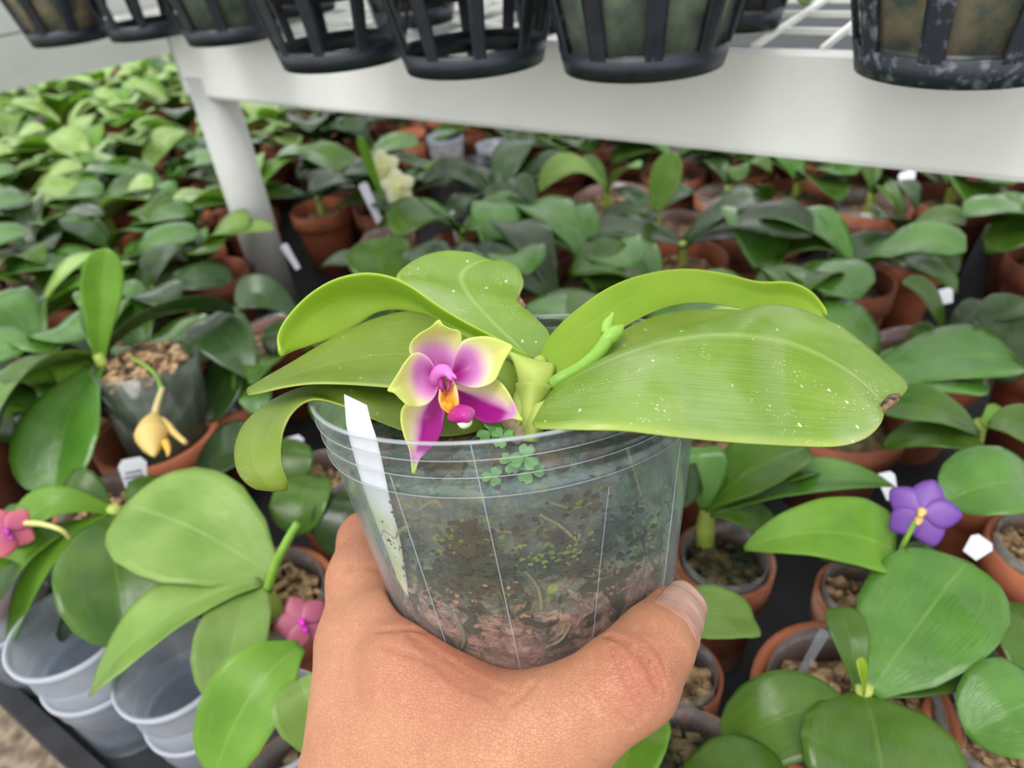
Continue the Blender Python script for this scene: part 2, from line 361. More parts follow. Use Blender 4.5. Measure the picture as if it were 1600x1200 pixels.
# second upper bench to the left, seen end-on
L0, L1 = at(0, 145, ZU), at(245, 88, ZU); dL = (L1 - L0) / np.linalg.norm(L1 - L0); outL = np.array([-dL[1], dL[0], 0]); outL = outL if outL[0] < 0 else -outL
root = empty('upper_bench', L0 * [1, 1, 0] + [0, 0, ZB], 'grey-white raised bench at the upper left, its edge running away past the corner', 'bench')
mb = MB(); a, b = L0 - dL * .35, L0 + dL * 1.6; up = np.array([0, 0, ZT - ZU]); up2 = up + [0, 0, .05]
slab(mb, a + up2, b + up2, b, a, outL * th); slab(mb, a + up, b + up, b + up + outL * .03, a + up + outL * .03, np.array([0, 0, -.003])); mb.build('fascia', M['beam_grey'], root, smooth=False)
mb = MB()
for i in range(30):
    p = a + up + dL * (.01 + i * .066); bar(mb, p + outL * .005, p + outL * .9, .003, .004)
for j in range(12):
    p = a + up + outL * (.02 + .075 * j); bar(mb, p - zt, b + up + outL * (.02 + .075 * j) - zt, .003, .004)
mb.build('wire_deck', M['beam'], root, smooth=False)
for s_, t_ in ((-.3, .3), (1.5, .3), (.05, .95)):
    q = L0 + dL * s_ + outL * t_; mb = MB(); lathe(mb, [(.0001, 0), (.022, 0), (.022, ZU - ZB + .02), (.0001, ZU - ZB + .02)], (q[0], q[1], ZB), k=24); mb.build('leg', M['beam_grey'], root)

# ------------------------------------------------------------------ slotted black pots on the upper benches
def basket(px, py, wpx, label, ribs=10, fill=None, phase=0., mat='black', tall=.085, group=None, dz=0):
    c = at(px, py, ZT + .004 + dz); dep = depth_of(c); rb = wpx * dep / F / 2; c = c + (c - CAM) * [1, 1, 0] / np.linalg.norm((c - CAM)[:2]) * rb * .97
    rb = wpx * depth_of(c) / F / 2; fl = .24
    root = empty('slotted_pot', c, label, 'plant pot', group)
    R_ = lambda h: rb + fl * h
    w = .0022; mb = MB()
    lathe(mb, [(R_(0) - w, 0), (R_(0), 0), (R_(.013), .013), (R_(.013) - w, .013)], c, k=56, closed=True); mb.build('base_ring', M[mat], root)
    mb = MB(); lathe(mb, [(R_(tall - .02) - w, tall - .02), (R_(tall - .02), tall - .02), (R_(tall) + .003, tall), (R_(tall) - w, tall)], c, k=56, closed=True); mb.build('top_band', M[mat], root)
    mb = MB(); hw = .35 / ribs * 2 * math.pi * .5
    for i in range(ribs):
        a0 = phase + 2 * math.pi * i / ribs; wd = hw * (1.0 if fill else .85)
        vs = []; n = 5
        for h in (.011, tall - .018):
            for rr in (0, -w):
                for k in range(n):
                    t = a0 + (k / (n - 1) - .5) * 2 * wd * .9; r = R_(h) + rr; vs.append(c + [math.cos(t) * r, math.sin(t) * r, h])
        f = []
        for k in range(n - 1): f += [(k, k + 1, 2 * n + k + 1, 2 * n + k), (n + k, 3 * n + k, 3 * n + k + 1, n + k + 1)]
        f += [(0, 2 * n, 3 * n, n), (n - 1, 2 * n - 1, 4 * n - 1, 3 * n - 1)]
        mb.add(vs, f)
    # floor cross
    for i in range(4):
        a0 = phase + math.pi * i / 4; d = np.array([math.cos(a0), math.sin(a0), 0]) * (rb - .001); bar(mb, c - d + [0, 0, .003], c + d + [0, 0, .003], .006, .0025)
    mb.build('slotted_wall', M[mat], root)
    if fill:
        mb = MB(); lathe(mb, [(.0001, .004), (R_(0) - .0035, .004), (R_(tall) - .0035, tall + .004), (.0001, tall - .006)], c, k=40); mb.build('potting_mix', M[fill], root)
        mb = MB(); lathe(mb, [(R_(0) - .003, .004), (R_(tall) - .003, tall + .008), (R_(tall) - .0034, tall + .008), (R_(0) - .0034, .004)], c, k=40, closed=True); mb.build('clear_liner', M['liner'], root)
    else:
        mb = MB(); lathe(mb, [(.0001, tall * .48), (R_(tall * .5) - .012, tall * .48), (R_(tall) - .006, tall), (.0001, tall)], c, k=30)
        mb.build('potting_mix', M['deadmix'], root)
    return root
M['green_moss'] = simple('green_algae_mix', G(22, 46, 24), G(104, 126, 84), 50, .8, .6, .002, lo=.4, hi=.66)
M['brown_moss'] = simple('mossy_bark', G(30, 60, 30), G(150, 122, 78), 50, .8, .6, .002, lo=.42, hi=.6)
M['deadmix'] = simple('dark_bark_mix', G(14, 15, 18), G(48, 40, 34), 90, .85, .8, .003, lo=.4, hi=.75)
basket(1480, 137, 282, 'dusty slotted black pot with mossy bark, nearest at the upper right', 9, 'brown_moss', -1.65, 'black_dusty', .095)
basket(1004, 127, 245, 'slotted black pot with green algae behind clear liner, centre of the bench edge', 10, 'green_moss', -1.67, 'black')
basket(745, 121, 214, 'open slotted black pot at the bench edge, left of the green-lined one', 10, None, -1.50, 'black')
basket(543, 110, 190, 'open slotted black pot at the bench edge directly above the white post side', 10, None, -1.75, 'black')
bc = basket(372, 69, 142, 'lined slotted black pot just right of the bench corner', 9, 'green_moss', -1.5, 'black')
basket(240, 62, 118, 'small slotted black pot overhanging the bench corner', 9, None, -1.3, 'black')
basket(116, 70, 112, 'lined slotted black pot in front of the grey left bench', 9, 'brown_moss', -1.7, 'black')
basket(-18, 46, 84, 'slotted black pot cut by the left edge of the photo', 8, 'green_moss', -1.5, 'black')
bk = basket(1158, 52, 110, 'dark slotted pot standing behind the green-lined pot', 9, 'deadmix', -1.3, 'black')
basket(868, 52, 110, 'dark slotted pot half seen between two pots of the front row', 9, 'deadmix', -1.3, 'black')
basket(650, 44, 120, 'dark slotted pot behind the two open pots', 9, 'deadmix', -1.3, 'black')
basket(470, 26, 110, 'dark slotted pot behind the open pot near the post', 9, 'deadmix', -1.3, 'black')

# ------------------------------------------------------------------ leaves of the bench plants
PROF = [(0, .20), (.05, .22), (.15, .42), (.3, .72), (.48, .96), (.62, 1.0), (.76, .93), (.87, .74), (.94, .52), (.98, .30), (1, .06)]
PT, PW = zip(*PROF)
def blade(base, tip, width, arch=.02, fold=.25, roll=0., n=16, m=9, wav=0., seed=0, prof=None, face=False):
    """blade grid from base to tip; arch lifts the middle, fold makes the V along the midrib, roll tips the blade about its length"""
    a, b = np.asarray(base, float), np.asarray(tip, float); u = np.linspace(0, 1, n)
    mid = (a + b) / 2 + np.array([0, 0, arch * 2])
    c = np.array([(1 - t) ** 2 * a + 2 * t * (1 - t) * mid + t * t * b for t in u])
    T = np.gradient(c, axis=0); T /= np.linalg.norm(T, axis=1, keepdims=True)
    side = np.cross(T, [0, 0, 1.]); ln = np.linalg.norm(side, axis=1, keepdims=True)
    alt = np.cross(T, (CAM - a) / np.linalg.norm(CAM - a)); side = alt if face else np.where(ln > .15, side, alt); side /= np.linalg.norm(side, axis=1, keepdims=True)
    for i in range(1, n):
        if side[i].dot(side[i - 1]) < 0: side[i] *= -1
    nrm = np.cross(side, T)
    if nrm.mean(0)[2] < 0 and abs(nrm.mean(0)[2]) > .05: nrm = -nrm
    cr_, sr = math.cos(roll), math.sin(roll); sd = side * cr_ + nrm * sr; nn = nrm * cr_ - side * sr
    pt, pw = zip(*(prof or PROF)); w = np.interp(u, pt, pw) * width / 2; s = np.linspace(-1, 1, m); rs = random.Random(seed); ph = rs.random() * 6.28
    Gd = np.zeros((n, m, 3))
    for j, x in enumerate(s):
        lift = fold * abs(x) ** 1.3 * w * 1.0 + wav * np.sin(u * 9 + ph + 2 * x) * abs(x) * w
        Gd[:, j] = c + sd * (x * w)[:, None] + nn * lift[:, None]
    return Gd
def terracotta(root, c, r, h=.085, mat='terra', fill='bark', liner=True, lname='clear_liner'):
    mb = MB(); lathe(mb, [(r * .70, 0), (r * .90, h * .72), (r * .9, h * .74), (r, h * .76), (r * 1.02, h), (r * .93, h), (r * .9, h * .8), (r * .86, h * .7), (r * .6, .01), (.0001, .01)], c, k=40); mb.build('terracotta_pot', M[mat], root)
    rr = r * .82
    if liner:
        mb = MB(); lathe(mb, [(rr, h * .6), (rr * 1.06, h * 1.06), (rr * 1.04, h * 1.06), (rr * .985, h * .6)], c, k=36, closed=True); mb.build(lname, M['liner'], root)
    mb = MB(); prof = [(.0001, h * .55), (rr * .97, h * .55), (rr * .98, h * .78), (rr * .8, h * .86), (rr * .5, h * .9), (.0001, h * .91)]; lathe(mb, prof, c, k=40)
    V = mb.v[0]; V += np.array([[0, 0, rnd.uniform(-.0025, .0025)] for _ in V]) * (V[:, 2:3] > c[2] + h * .8); mb.build('potting_mix', M[fill], root)
def bits(root, c, r, z, n, seed, mat='bark', name='bark_chips'):
    rs = random.Random(seed); mb = MB()
    for i in range(n):
        a = rs.random() * 6.28; q = r * math.sqrt(rs.random()); p = np.array([c[0] + math.cos(a) * q, c[1] + math.sin(a) * q, z + rs.uniform(-.002, .003)])
        s = rs.uniform(.002, .0045); V = np.array([[rs.uniform(-1, 1), rs.uniform(-1, 1), rs.uniform(-.6, .6)] for _ in range(8)])
        V = np.array([[x, y, zz] for x in (-1, 1) for y in (-.6, .6) for zz in (-.4, .4)]) * s * [rs.uniform(.6, 1.5), rs.uniform(.6, 1.3), rs.uniform(.6, 1.4)] + V * s * .25
        w = rs.random() * 3; Rm = np.array([[math.cos(w), -math.sin(w), 0], [math.sin(w), math.cos(w), 0], [0, 0, 1]]); V = V @ Rm
        mb.add(V + p, [(0, 1, 3, 2), (4, 6, 7, 5), (0, 4, 5, 1), (2, 3, 7, 6), (0, 2, 6, 4), (1, 5, 7, 3)])
    return tag(mb.build(name, M[mat], root, smooth=False), kind='stuff')
def plabel(pb, pt, wpx, zb, zt, label, lines=0, mat='tag'):
    """flat tag stuck in a pot: pixel of its foot and head"""
    a = at(*pb, zb); r_ = ROT @ np.array([(pt[0] - CX) / F, (pt[1] - CY) / F, 1.]); zt = CAM[2] + r_[2] / math.hypot(r_[0], r_[1]) * math.hypot(a[0], a[1]) * 1.02
    b = at(*pt, zt); w = wpx * depth_of(b) / F; d = b - a; vw = (CAM - b); sd = np.cross(d, vw); sd /= np.linalg.norm(sd); nn = np.cross(sd, d); nn /= np.linalg.norm(nn); th = .0008
    d1 = d / np.linalg.norm(d); mb = MB()
    prism(mb, [a - sd * w * .32, a + sd * w * .32, b + sd * w / 2 - d1 * w * .25, b + sd * w * .32, b - sd * w * .32, b - sd * w / 2 - d1 * w * .25], nn * th)
    o = mb.build('plant_label', M[mat], smooth=False, org=a); tag(o, label, 'plant label')
    if nn.dot(vw) < 0: th = 0
    if lines:
        m2 = MB()
        for k in range(lines):
            y = .22 + .14 * k; ww = w * (.36 if k % 2 else .30); p = b - d * 0 - d1 * (np.linalg.norm(d) * .12 * k + w * .5); m2.add([p - sd * ww + nn * (th + .0003), p + sd * ww * .9 + nn * (th + .0003), p + sd * ww * .9 + nn * (th + .0003) - d1 * w * .1, p - sd * ww + nn * (th + .0003) - d1 * w * .1,
                p - sd * ww + nn * th, p + sd * ww * .9 + nn * th, p + sd * ww * .9 + nn * th - d1 * w * .1, p - sd * ww + nn * th - d1 * w * .1], [(0, 1, 2, 3), (0, 4, 5, 1), (1, 5, 6, 2), (2, 6, 7, 3), (3, 7, 4, 0)])
        m2.build('writing', M['ink'], o, smooth=False)
    return o
def plant(label, pot, crown, leaves, potmat='terra', fill='bark', seed=1, liner=True, group=None, name='potted_orchid', potfn=None, zc=None):
    """pot=(px,py of the rim centre, rim width px); crown=(px,py,z); leaves=(tip px,py,z,width px,arch,fold,roll,material[,base px,py,z])"""
    c = at(pot[0], pot[1], ZR if len(pot) < 4 else pot[3]); zr = c[2]; r = pot[2] * depth_of(c) / F / 2
    h = min(.1, zr - ZB); root = empty(name, (c[0], c[1], zr - h), label, 'orchid', group)
    if potfn: potfn(root, c, r, h)
    else:
        terracotta(root, np.array([c[0], c[1], zr - h]), r, h, potmat, fill, liner)
        bits(root, c, r * .72, zr - h * .1, 60, seed, 'bark' if fill == 'bark' else fill)
    cw = at(*crown)
    mb = MB(); foot = np.array([cw[0] * .9 + c[0] * .1, cw[1] * .9 + c[1] * .1, zr - h * .15]); tube(mb, [foot, (foot + cw) / 2 + [0, 0, .001], cw + [0, 0, .004]], [.006, .006, .004], 8, 10); mb.build('stem', M['stem'], root)
    for k, lf in enumerate(leaves):
        tx, ty, tz, w, ar, fo, ro, mt = lf[:8]; b = at(*lf[8]) if len(lf) > 8 else cw
        face = tz == 'v'
        if face:      # upright leaf: its tip stands straight above its base
            r_ = ROT @ np.array([(tx - CX) / F, (ty - CY) / F, 1.]); tz = CAM[2] + r_[2] / math.hypot(r_[0], r_[1]) * math.hypot(b[0], b[1])
        t = at(tx, ty, tz); wd = w * depth_of((b + t) / 2) / F
        mb = MB(); shell(mb, blade(b, t, wd, ar, fo, ro, 26, 13, .04, seed * 31 + k, lf[9] if len(lf) > 9 else None, face), .0012); mb.build('leaf', M[mt], root)
    return root
for rt_, a_, b_, w_ in ((bc, (352, -70, .66), (283, 17, .63), .030), (bk, (1262, -80, .50), (1256, 9, .50), .020)):
    mb = MB(); shell(mb, blade(P(*a_), P(*b_), w_, .004, .2, .3, 18, 9, .02, 4, [(0, .3), (.3, .8), (.6, 1), (.85, .85), (.96, .5), (1, .1)], True), .0012); mb.build('leaf', M['g_pale'], rt_)
# ------------------------------------------------------------------ the held orchid
PC = P(795, 600, .2169) + ROT @ np.array([-.001, -.0061, 0])
PAX = np.array([-.027, .2868, 1.]); PAX /= np.linalg.norm(PAX)
PU = np.cross([0, 1, 0], PAX); PU /= np.linalg.norm(PU); PV = np.cross(PAX, PU)
PH = .098; OV = .9504; TP = .147
def prad(h): return .06 + h * TP
def wall(th, h, off=0.):
    r = prad(h) + off; return PC + PAX * h + PU * math.cos(th) * r + PV * math.sin(th) * r * OV
WT, WH = [x.ravel() for x in np.meshgrid(np.linspace(-math.pi, 0, 181), np.linspace(-PH, 0, 90))]
WX, WY, _z = proj(np.array([wall(a, b) for a, b in zip(WT, WH)]))
def wall_uv(px, py):
    """nearest front wall point under a pixel"""
    d = (WX - px) ** 2 + (WY - py) ** 2; i = int(d.argmin()); return WT[i], WH[i]
held = empty('held_orchid', PC - PAX * PH, 'lime-leaved orchid with yellow and magenta flower, held up in a clear pot', 'orchid')
w = .0007
mb = MB()
prof = [(prad(-PH) * 0 + .0001, -PH + .001)]
outer = [(prad(-PH) - .002, -PH), (prad(-PH + .002), -PH + .002)]
for h in (-.08, -.06, -.04, -.0165): outer.append((prad(h), h))
outer += [(prad(-.0155) + .0009, -.0158), (prad(-.0145) + .0009, -.0148), (prad(-.0138), -.0138), (prad(-.0105), -.0105), (prad(-.010) + .0006, -.0100), (prad(-.0092), -.0092), (prad(-.005), -.005), (prad(-.0045) + .0006, -.0045), (prad(-.004), -.0040), (prad(-.0012) + .0002, -.0012), (prad(0) + .0006, 0)]
prof = outer + [(r - w, h) for r, h in outer[::-1]]
lathe(mb, prof, PC, PAX, 128, OV, closed=True); mb.build('clear_pot', M['clear'], held)
mb = MB(); lathe(mb, [(prad(0) + .0006, -.0003), (prad(0) + .0006, .0003), (prad(0) - .0006, .0003), (prad(0) - .0006, -.0003)], PC, PAX, 160, OV, closed=True); mb.build('pot_rim', M['rimp'], held)
for hh_ in (-.0048, -.0098, -.0156):
    mb = MB(); tube(mb, [wall(2 * math.pi * k / 72, hh_, (.0007 if hh_ > -.0155 else .0009) ) for k in range(73)], .00013, 200, 5); mb.build('moulded_ridge', M['rimp'], held)
# moulded seams running down the wall
for a, b in (((738, 692), (818, 1062)), ((612, 742), (700, 1015)), ((1062, 690), (1035, 925)), ((950, 760), (925, 1010))):
    ta, ha = wall_uv(*a); tb, hb = wall_uv(*b)
    mb = MB(); tube(mb, [wall(ta + (tb - ta) * t, ha + (hb - ha) * t, .0002) for t in np.linspace(0, 1, 8)], .00016 if a[0] != 950 else .00010, 30, 6); mb.build('seam', M['rimp'], held)

# potting mix: algae, moss and pinkish bark pressed against the wall
t = NT('mossy_potting_mix'); uvn = t.N('TexCoord').outputs['UV']; obn = t.N('TexCoord').outputs['Object']
sp = t.N('SeparateXYZ'); t.L(uvn, sp.inputs[0]); hgt = sp.outputs[1]
nb1 = t.noise(obn, 30, 5, .6); nb2 = t.noise(obn, 95, 6, .65, .8); nb3 = t.noise(obn, 220, 4, .6, 1.5); nb4 = t.noise(obn, 18, 3)
hn = t.math('ADD', t.math('DIVIDE', t.math('ADD', hgt, .1), .1), t.math('MULTIPLY', t.math('SUBTRACT', nb1, .5), .42))
base = t.ramp(hn, [(0, G(158, 116, 102)), (.22, G(172, 132, 118)), (.34, G(142, 116, 108)), (.42, G(96, 104, 88)), (.62, G(88, 108, 96)), (.85, G(88, 106, 102)), (1, G(76, 92, 88))])
fibre = t.ramp(nb3, [(.46, 0), (.62, .7)])
base = t.mix(fibre, base, t.mix(t.ramp(hn, [(.35, 0), (.5, 1)]), G(212, 166, 138), G(128, 138, 104)))
base = t.mix(t.math('MULTIPLY', t.ramp(nb2, [(.48, 0), (.56, .9)]), t.ramp(hn, [(.2, 0), (.34, 1), (.62, 1), (.72, .15)])), base, G(44, 52, 24))
base = t.mix(t.math('MULTIPLY', t.ramp(t.noise(obn, 160, 3), [(.62, 0), (.70, .8)]), t.ramp(hn, [(.40, 0), (.5, 1), (.8, .6)])), base, G(150, 166, 62))
base = t.mix(t.math('MULTIPLY', t.ramp(nb2, [(.30, .8), (.40, 0)]), t.ramp(hn, [(.1, 1), (.35, .2)])), base, G(92, 54, 40))
base = t.mix(t.ramp(t.noise(obn, 420, 2), [(.2, .6), (.34, 0)]), base, G(40, 38, 30))
p = t.pbr(Base_Color=base, Roughness=.75, Normal=t.bump(t.math('ADD', nb3, nb2), .6, .002)); p.inputs['Specular IOR Level'].default_value = .2
M['mix'] = t.end(p.outputs[0])
mb = MB(); K = 160; hs = np.linspace(-PH + .0015, -.017, 60); V = []; uv = []
rs = random.Random(3)
for h in hs:
    for j in range(K):
        th = 2 * math.pi * j / K; fadeup = max(0, (h + .045) / .03)
        off = -.0026 - .0012 * abs(math.sin(th * 9 + h * 300) * math.sin(h * 420 + th * 4)) - .0025 * fadeup * abs(math.sin(th * 5 + 2))
        V.append(wall(th, h, off)); uv.append((j / K, h))
for q in (.85, .6, .3, 0.02):
    for j in range(K):
        th = 2 * math.pi * j / K; r = prad(-.017) * q; z = -.0165 + rs.uniform(-.0015, .0015) + .002 * (1 - q)
        V.append(PC + PAX * z + PU * math.cos(th) * r + PV * math.sin(th) * r * OV); uv.append((j / K, z))
n = len(hs) + 4
mb.add(V, [(i * K + j, i * K + (j + 1) % K, (i + 1) * K + (j + 1) % K, (i + 1) * K + j) for i in range(n - 1) for j in range(K)] + [tuple(range(K))[::-1], tuple((n - 1) * K + j for j in range(K))], uv)
mb.build('potting_mix', M['mix'], held)
# roots and moss threads lying against the inside of the wall
M['rootb'] = simple('tan_root', G(150, 130, 96), G(196, 176, 140), 200, .8)
M['rootc'] = simple('pale_root', G(104, 108, 78), G(140, 132, 100), 80, .7)
M['mossy'] = simple('bright_moss', G(88, 112, 34), G(120, 140, 50), 120, .8)
rs = random.Random(12)
for (mt, nm, n_, hr, rr) in (('rootc', 'root', 4, (-.07, -.022), (.0005, .0011)),):
    for i in range(n_):
        th = rs.uniform(-2.5, -.6); h = rs.uniform(*hr); dth, dh = rs.uniform(-.28, .28), rs.uniform(-.022, .006)
        pts = [wall(th + dth * k / 4 + rs.uniform(-.03, .03), h + dh * k / 4 + rs.uniform(-.002, .002), -.0016) for k in range(5)]
        mb = MB(); tube(mb, pts, rs.uniform(*rr), 20, 6); mb.build(nm, M[mt], held)
M['fleck'] = simple('brown_fleck', G(120, 76, 56), G(172, 128, 102), 150, .9)
M['dkmoss'] = simple('dark_moss', G(26, 34, 12), G(58, 66, 26), 300, .9)
def flakes(clusters, mt, smin, smax, nm):
    mb = MB()
    for (cx_, cy_, sx_, sy_, n_) in clusters:
        for i in range(n_):
            px_, py_ = rs.gauss(cx_, sx_), rs.gauss(cy_, sy_); th, h = wall_uv(px_, py_)
            if not -PH + .003 < h < -.014: continue
            th += rs.uniform(-.01, .01); h += rs.uniform(-.0005, .0005); k = rs.randint(5, 8); s_ = rs.uniform(smin, smax); V = []; a0 = rs.random() * 6
            for j in range(k):
                a_ = a0 + j * 2 * math.pi / k; r_ = s_ * rs.uniform(.35, 1.2); V.append((math.cos(a_) * r_ / .05 * 1.3, math.sin(a_) * r_))
            mb.add([wall(th + x, h + y, -.0009) for x, y in V] + [wall(th + x * .7, h + y * .7, -.0016) for x, y in V], [tuple(range(k)), tuple(range(2 * k - 1, k - 1, -1))] + [(j, j + k, (j + 1) % k + k, (j + 1) % k) for j in range(k)])
    return tag(mb.build(nm, M[mt], held, smooth=False), kind='stuff')
flakes([(722, 845, 18, 16, 60), (735, 885, 34, 24, 150), (700, 918, 24, 16, 40), (905, 885, 20, 12, 70), (985, 835, 38, 28, 60), (820, 880, 70, 20, 60), (760, 905, 25, 18, 40), (737, 958, 6, 8, 8), (625, 860, 14, 40, 36), (880, 800, 90, 40, 50)], 'dkmoss', .0004, .0013, 'dark_moss')
flakes([(840, 850, 55, 18, 45), (680, 850, 20, 14, 16), (860, 875, 30, 8, 22), (640, 800, 16, 30, 12), (960, 780, 60, 30, 10)], 'mossy', .0003, .0009, 'bright_moss')
flakes([(760, 1000, 50, 40, 40), (860, 1000, 60, 30, 40), (700, 940, 40, 20, 16), (960, 900, 40, 20, 14)], 'fleck', .0003, .0010, 'bark_flecks')
for pts_ in ([(842, 808), (880, 830), (905, 850), (912, 840)], [(650, 800), (672, 790), (690, 800)], [(985, 700), (1000, 740), (1012, 790)], [(770, 835), (800, 838), (830, 830)], [(930, 790), (900, 800), (860, 790)], [(706, 962), (722, 1000), (716, 1020)], [(895, 980), (880, 1005), (850, 1020)]):
    uu = [wall_uv(*p_) for p_ in pts_]; mb = MB(); tube(mb, [wall(a_, b_, -.0019) for a_, b_ in uu], .0005, 20, 6); mb.build('root', M['rootc'], held)
top = lambda x, y: PC + PAX * -.016 + PU * x + PV * y
mb = MB()
for i in range(90):
    a = rs.random() * 6.28; q = .048 * math.sqrt(rs.random()); c0 = top(math.cos(a) * q, math.sin(a) * q); s = rs.uniform(.002, .0045)
    V = np.array([[x, y, z] for x in (-1, 1) for y in (-.7, .7) for z in (-.5, .5)]) * s * [rs.uniform(.5, 1.4), 1, 1] + [[rs.uniform(-.001, .001)] * 3 for _ in range(8)]
    mb.add(V + c0, [(0, 1, 3, 2), (4, 6, 7, 5), (0, 4, 5, 1), (2, 3, 7, 6), (0, 2, 6, 4), (1, 5, 7, 3)])
tag(mb.build('bark_chips', M['moss_mix'], held, smooth=False), kind='stuff')

# leaves ------------------------------------------------------------------------------------------------
def hleaf(A, Mi, B, mat, th=.0016, n=56, m=25, pw=1.45, name='leaf', bite=None):
    mb = MB(); Gd = sheet3(px3(A), px3(Mi), px3(B), n, m, pw)
    shell(mb, Gd, th, edge_pow=6); return mb.build(name, M[mat], held)
# big right leaf: far edge, midrib, near edge
hleaf([(862, 612, .207), (880, 596, .208), (930, 566, .213), (990, 540, .220), (1060, 515, .216), (1130, 495, .223), (1190, 477, .227), (1250, 483, .227), (1300, 504, .224), (1345, 533, .225), (1385, 568, .217), (1412, 592, .210), (1418, 606, .206), (1410, 618, .202)],
      [(856, 622, .201), (872, 608, .198), (920, 582, .190), (980, 556, .188), (1050, 535, .190), (1110, 527, .196), (1170, 528, .198), (1225, 537, .208), (1275, 556, .206), (1315, 578, .203), (1347, 602, .200), (1366, 622, .197), (1376, 634, .195), (1383, 642, .194)],
      [(850, 632, .196), (838, 650, .184), (836, 668, .173), (900, 671, .161), (975, 673, .158), (1050, 682, .160), (1120, 689, .164), (1190, 694, .166), (1250, 697, .171), (1310, 697, .173), (1350, 686, .177), (1372, 668, .182), (1380, 652, .188), (1380, 645, .192)], 'hero')
# dead brown nick at the tip
M['dead'] = simple('dead_brown_tissue', G(42, 28, 18), G(150, 118, 88), 500, .8, .5)
mb = MB(); tube(mb, px3([(1380, 650, .1925), (1379, 640, .1925), (1385, 632, .1935), (1394, 625, .1955), (1405, 616, .2005)]), [.0003, .0013, .0017, .0013, .0003], 16, 8); mb.build('dead_tip', M['dead'], held)
# upper right arched leaf, seen from its side
hleaf([(842, 566, .216), (846, 545, .218), (868, 515, .221), (900, 485, .225), (950, 450, .231), (1005, 429, .238), (1070, 420, .246), (1130, 427, .251), (1185, 440, .254), (1235, 441, .256), (1268, 456, .257), (1288, 480, .257), (1292, 492, .256)],
      [(856, 575, .212), (864, 563, .213), (890, 536, .217), (925, 508, .222), (975, 474, .231), (1030, 452, .239), (1080, 444, .247), (1135, 450, .253), (1185, 462, .257), (1225, 464, .260), (1255, 472, .260), (1280, 486, .259), (1290, 494, .257)],
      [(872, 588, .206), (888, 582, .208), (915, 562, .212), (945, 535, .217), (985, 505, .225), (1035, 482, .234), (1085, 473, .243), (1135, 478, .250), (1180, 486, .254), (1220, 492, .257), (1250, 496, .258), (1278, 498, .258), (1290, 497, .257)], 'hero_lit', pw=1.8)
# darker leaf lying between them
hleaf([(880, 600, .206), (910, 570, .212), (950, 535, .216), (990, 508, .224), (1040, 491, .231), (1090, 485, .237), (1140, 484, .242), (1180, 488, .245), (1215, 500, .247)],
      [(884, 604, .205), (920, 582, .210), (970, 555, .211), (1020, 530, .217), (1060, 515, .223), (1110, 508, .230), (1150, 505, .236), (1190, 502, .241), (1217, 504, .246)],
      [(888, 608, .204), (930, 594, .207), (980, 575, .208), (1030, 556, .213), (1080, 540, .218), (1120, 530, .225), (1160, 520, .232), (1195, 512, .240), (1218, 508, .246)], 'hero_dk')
# upright back leaf with notched right tip
hleaf([(826, 572, .219), (790, 560, .224), (740, 535, .232), (690, 500, .240), (650, 470, .246), (622, 443, .252), (622, 428, .258), (640, 412, .264), (665, 399, .268), (700, 392, .270), (735, 394, .270)],
      [(834, 568, .220), (812, 545, .226), (780, 515, .234), (750, 485, .243), (730, 460, .251), (720, 440, .258), (725, 425, .263), (742, 414, .267), (760, 409, .269), (775, 409, .270), (782, 410, .270)],
      [(842, 564, .219), (858, 535, .223), (856, 518, .227), (838, 498, .234), (822, 482, .242), (812, 468, .248), (813, 458, .254), (818, 443, .260), (812, 424, .265), (800, 412, .268), (783, 404, .270)], 'hero', pw=1.3)
mb = MB(); tube(mb, px3([(810, 462, .2485), (813, 470, .246), (818, 477, .2435), (824, 482, .241)]), [.0002, .0010, .0009, .0002], 10, 8); mb.build('dead_notch', M['dead'], held)
# left arched leaf (translucent, with backlight painted in as a paler green)
hleaf([(832, 560, .216), (800, 541, .215), (760, 520, .214), (720, 499, .215), (680, 474, .218), (640, 446, .222), (605, 431, .226), (565, 427, .229), (520, 438, .231), (480, 463, .230), (448, 497, .227), (434, 525, .223), (437, 548, .219)],
      [(834, 566, .214), (800, 550, .216), (765, 533, .218), (730, 515, .221), (690, 494, .226), (650, 470, .231), (612, 459, .235), (572, 460, .238), (530, 472, .238), (493, 493, .235), (462, 519, .230), (445, 538, .224), (439, 552, .219)],
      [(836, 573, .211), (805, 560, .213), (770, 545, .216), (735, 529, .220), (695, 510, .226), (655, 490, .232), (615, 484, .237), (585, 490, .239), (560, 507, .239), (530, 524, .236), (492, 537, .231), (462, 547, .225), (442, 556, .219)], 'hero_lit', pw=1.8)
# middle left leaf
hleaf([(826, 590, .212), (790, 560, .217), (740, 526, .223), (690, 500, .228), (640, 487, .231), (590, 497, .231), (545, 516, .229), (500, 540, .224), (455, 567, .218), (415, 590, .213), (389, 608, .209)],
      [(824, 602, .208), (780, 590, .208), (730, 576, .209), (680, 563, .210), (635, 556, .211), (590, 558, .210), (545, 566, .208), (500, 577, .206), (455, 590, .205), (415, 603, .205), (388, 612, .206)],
      [(822, 622, .203), (780, 628, .199), (730, 624, .197), (680, 616, .195), (630, 608, .193), (580, 603, .192), (530, 600, .191), (485, 600, .192), (445, 605, .195), (410, 613, .200), (388, 617, .204)], 'hero_dk')
